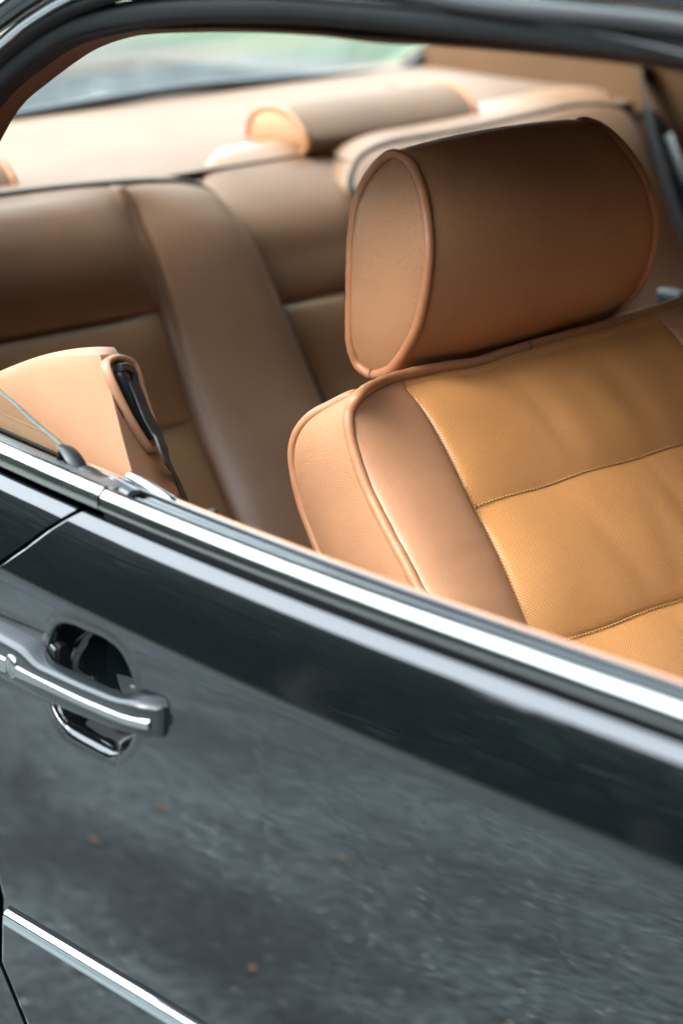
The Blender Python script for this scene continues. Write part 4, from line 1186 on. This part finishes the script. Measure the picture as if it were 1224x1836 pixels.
sur = catmull([g(196, 646, H), g(190, 656, H), g(203, 692, H), g(232, 750, H), g(262, 798, H), g(275, 808, H), g(285, 800, H), g(274, 762, H), g(256, 708, H), g(244, 664, H), g(232, 648, H), g(212, 642, H)], 90, closed=True)
upn = FN.mean((0, 1))
o = sweep('guide_surround', sur, ell(.0026, .0040, 12), M['trim'], None, up=np.tile(upn, (90, 1)), closed=True); put(o, tw)
sl_ = catmull([g(190, 664, .001), g(200, 694, .001), g(222, 742, .001), g(250, 784, .001)], 30)
o = sweep('dark_gap', sl_, ell(.0016, .0020, 8), M['black'], None, up=upn, scale=[.3 + .9 * math.sin(math.pi * (i + 2) / 34) for i in range(30)]); put(o, tw)
gdp = catmull([g(210, 662, .004), g(224, 690, .004), g(245, 735, .004), g(264, 775, .004), g(270, 787, .003)], 50)
o = sweep('belt_guide', gdp, ell(.0060, .0060, 20), M['rubber'], None, up=upn, scale=[max(.3, 1 - ((k - .5) * 2) ** 8 * .7) for k in np.linspace(0, 1, 50)]); put(o, tw)
gd2 = catmull([g(212, 660, .006), g(226, 658, .006), g(238, 668, .006), g(243, 688, .006)], 30)
o = sweep('guide_loop', gd2, ell(.0034, .0034, 14), M['rubber'], None, up=upn); put(o, tw)
wb = catmull([g(238, 682, .0085), g(250, 710, .010), g(264, 745, .0115), g(282, 778, .012), g(300, 820, .012), on(318, 862, 1, .148), on(346, 925, 1, .155)], 70)
wsc = [1.0] * 30 + list(np.linspace(1, .52, 12)) + [.52] * 28
o = sweep('seat_belt', wb, [(-.0085, -.0008), (.0085, -.0008), (.0085, .0008), (-.0085, .0008)], M['belt'], None, up=np.tile(upn, (70, 1)), scale=wsc, sharp=30); put(o, tw)

# quarter window pane, partly lowered
gl = [on(112, 797, 1, .037), on(55, 748, 1, .037), on(0, 700, 1, .037), on(-200, 560, 1, .037), on(-260, 700, 1, .037), on(-40, 800, 1, .037), on(60, 830, 1, .037), on(120, 850, 1, .037)]
pane('quarter_window', gl, M['glass_tint'], quarter, t=.0020)
ge = catmull([on(px, py, 1, .036) for px, py in [(114, 799), (55, 750), (0, 702), (-200, 562)]], 20)
sweep('pane_edge', ge, ell(.00035, .0014, 8), simple('frosted glass edge', (.06, .11, .12), .3, spec=.4), quarter, up=(0, 1, 0))
# clip at the pane's front corner
def pc(px, py, y): return on(px, py, 1, y)
o = sweep('window_clip', catmull([pc(110, 800, .034), pc(122, 808, .034), pc(135, 825, .034), pc(150, 848, .036), pc(160, 858, .038)], 24), ell(.0026, .0060, 12), M['rubber'], quarter, up=(0, 1, 0), scale=[.7 + .5 * math.sin(math.pi * i / 23) for i in range(24)])
for (a, b_) in (((112, 806), (106, 830)), ((122, 815), (120, 838)), ((130, 828), (128, 846))):
    sweep('window_clip_rib', [pc(*a, .031), pc(*b_, .031)], ell(.0022, .0030, 8), M['black'], quarter, up=(0, 1, 0))
o = sweep('seal_end', catmull([pc(140, 850, .030), pc(152, 842, .032), pc(165, 848, .034), pc(182, 860, .034), pc(196, 868, .031)], 24), ell(.0030, .0060, 12), M['rubber'], quarter, up=(0, 1, 0))
o = sweep('seal_lip_front', catmull([pc(160, 868, .026), pc(178, 862, .028), pc(205, 868, .029), pc(240, 884, .030)], 24), ell(.0022, .0060, 12), M['rubber_top'], door, up=(0, 1, 0))
o = sweep('slot_chrome', catmull([pc(150, 836, .044), pc(190, 850, .044), pc(232, 868, .044)], 20), ell(.0016, .0040, 10), M['chrome'], quarter, up=(0, 1, 0))
# bright crescent-shaped catch standing at the slot
def crescent():
    xs = np.linspace(0, 1, 40); V = []; a = on(224, 868, 1, .046); b = on(332, 908, 1, .046)
    prof = []
    for i, t in enumerate(xs):
        base = a + (b - a) * t
        h = .0115 * (1 - t ** 1.6) * min(1, (t / .10) ** .5) if t > 0 else .0002
        h = max(h, .0004)
        for k in range(9):
            u = k / 8 * math.pi
            V.append(base + np.array([0, -.0045 * math.cos(u), h * math.sin(u)]))
    F = grid_faces(40, 9) + [tuple(range(9)), tuple(39 * 9 + i for i in range(9))]
    o = mk('door_catch', V, F, M['chrome'], door); flat_smooth(o, 60)
crescent()
# ribbed lock pin
def pin():
    c = on(381, 922, 1, .060); V = []; n = 24; prof = [(.0034, -.020), (.0036, -.004), (.0040, .0005), (.0038, .0022), (.0026, .0034), (.0003, .0038)]
    for (r, z) in prof:
        for k in range(n):
            a = 2 * math.pi * k / n; rr = r * (1 + (.10 if k % 2 else -.06)) if z < .002 else r
            V.append((c[0] + rr * math.cos(a), c[1] + rr * math.sin(a), c[2] + z))
    mk('lock_pin', V, grid_faces(len(prof), n, cv=True), M['rubber'], door)
pin()
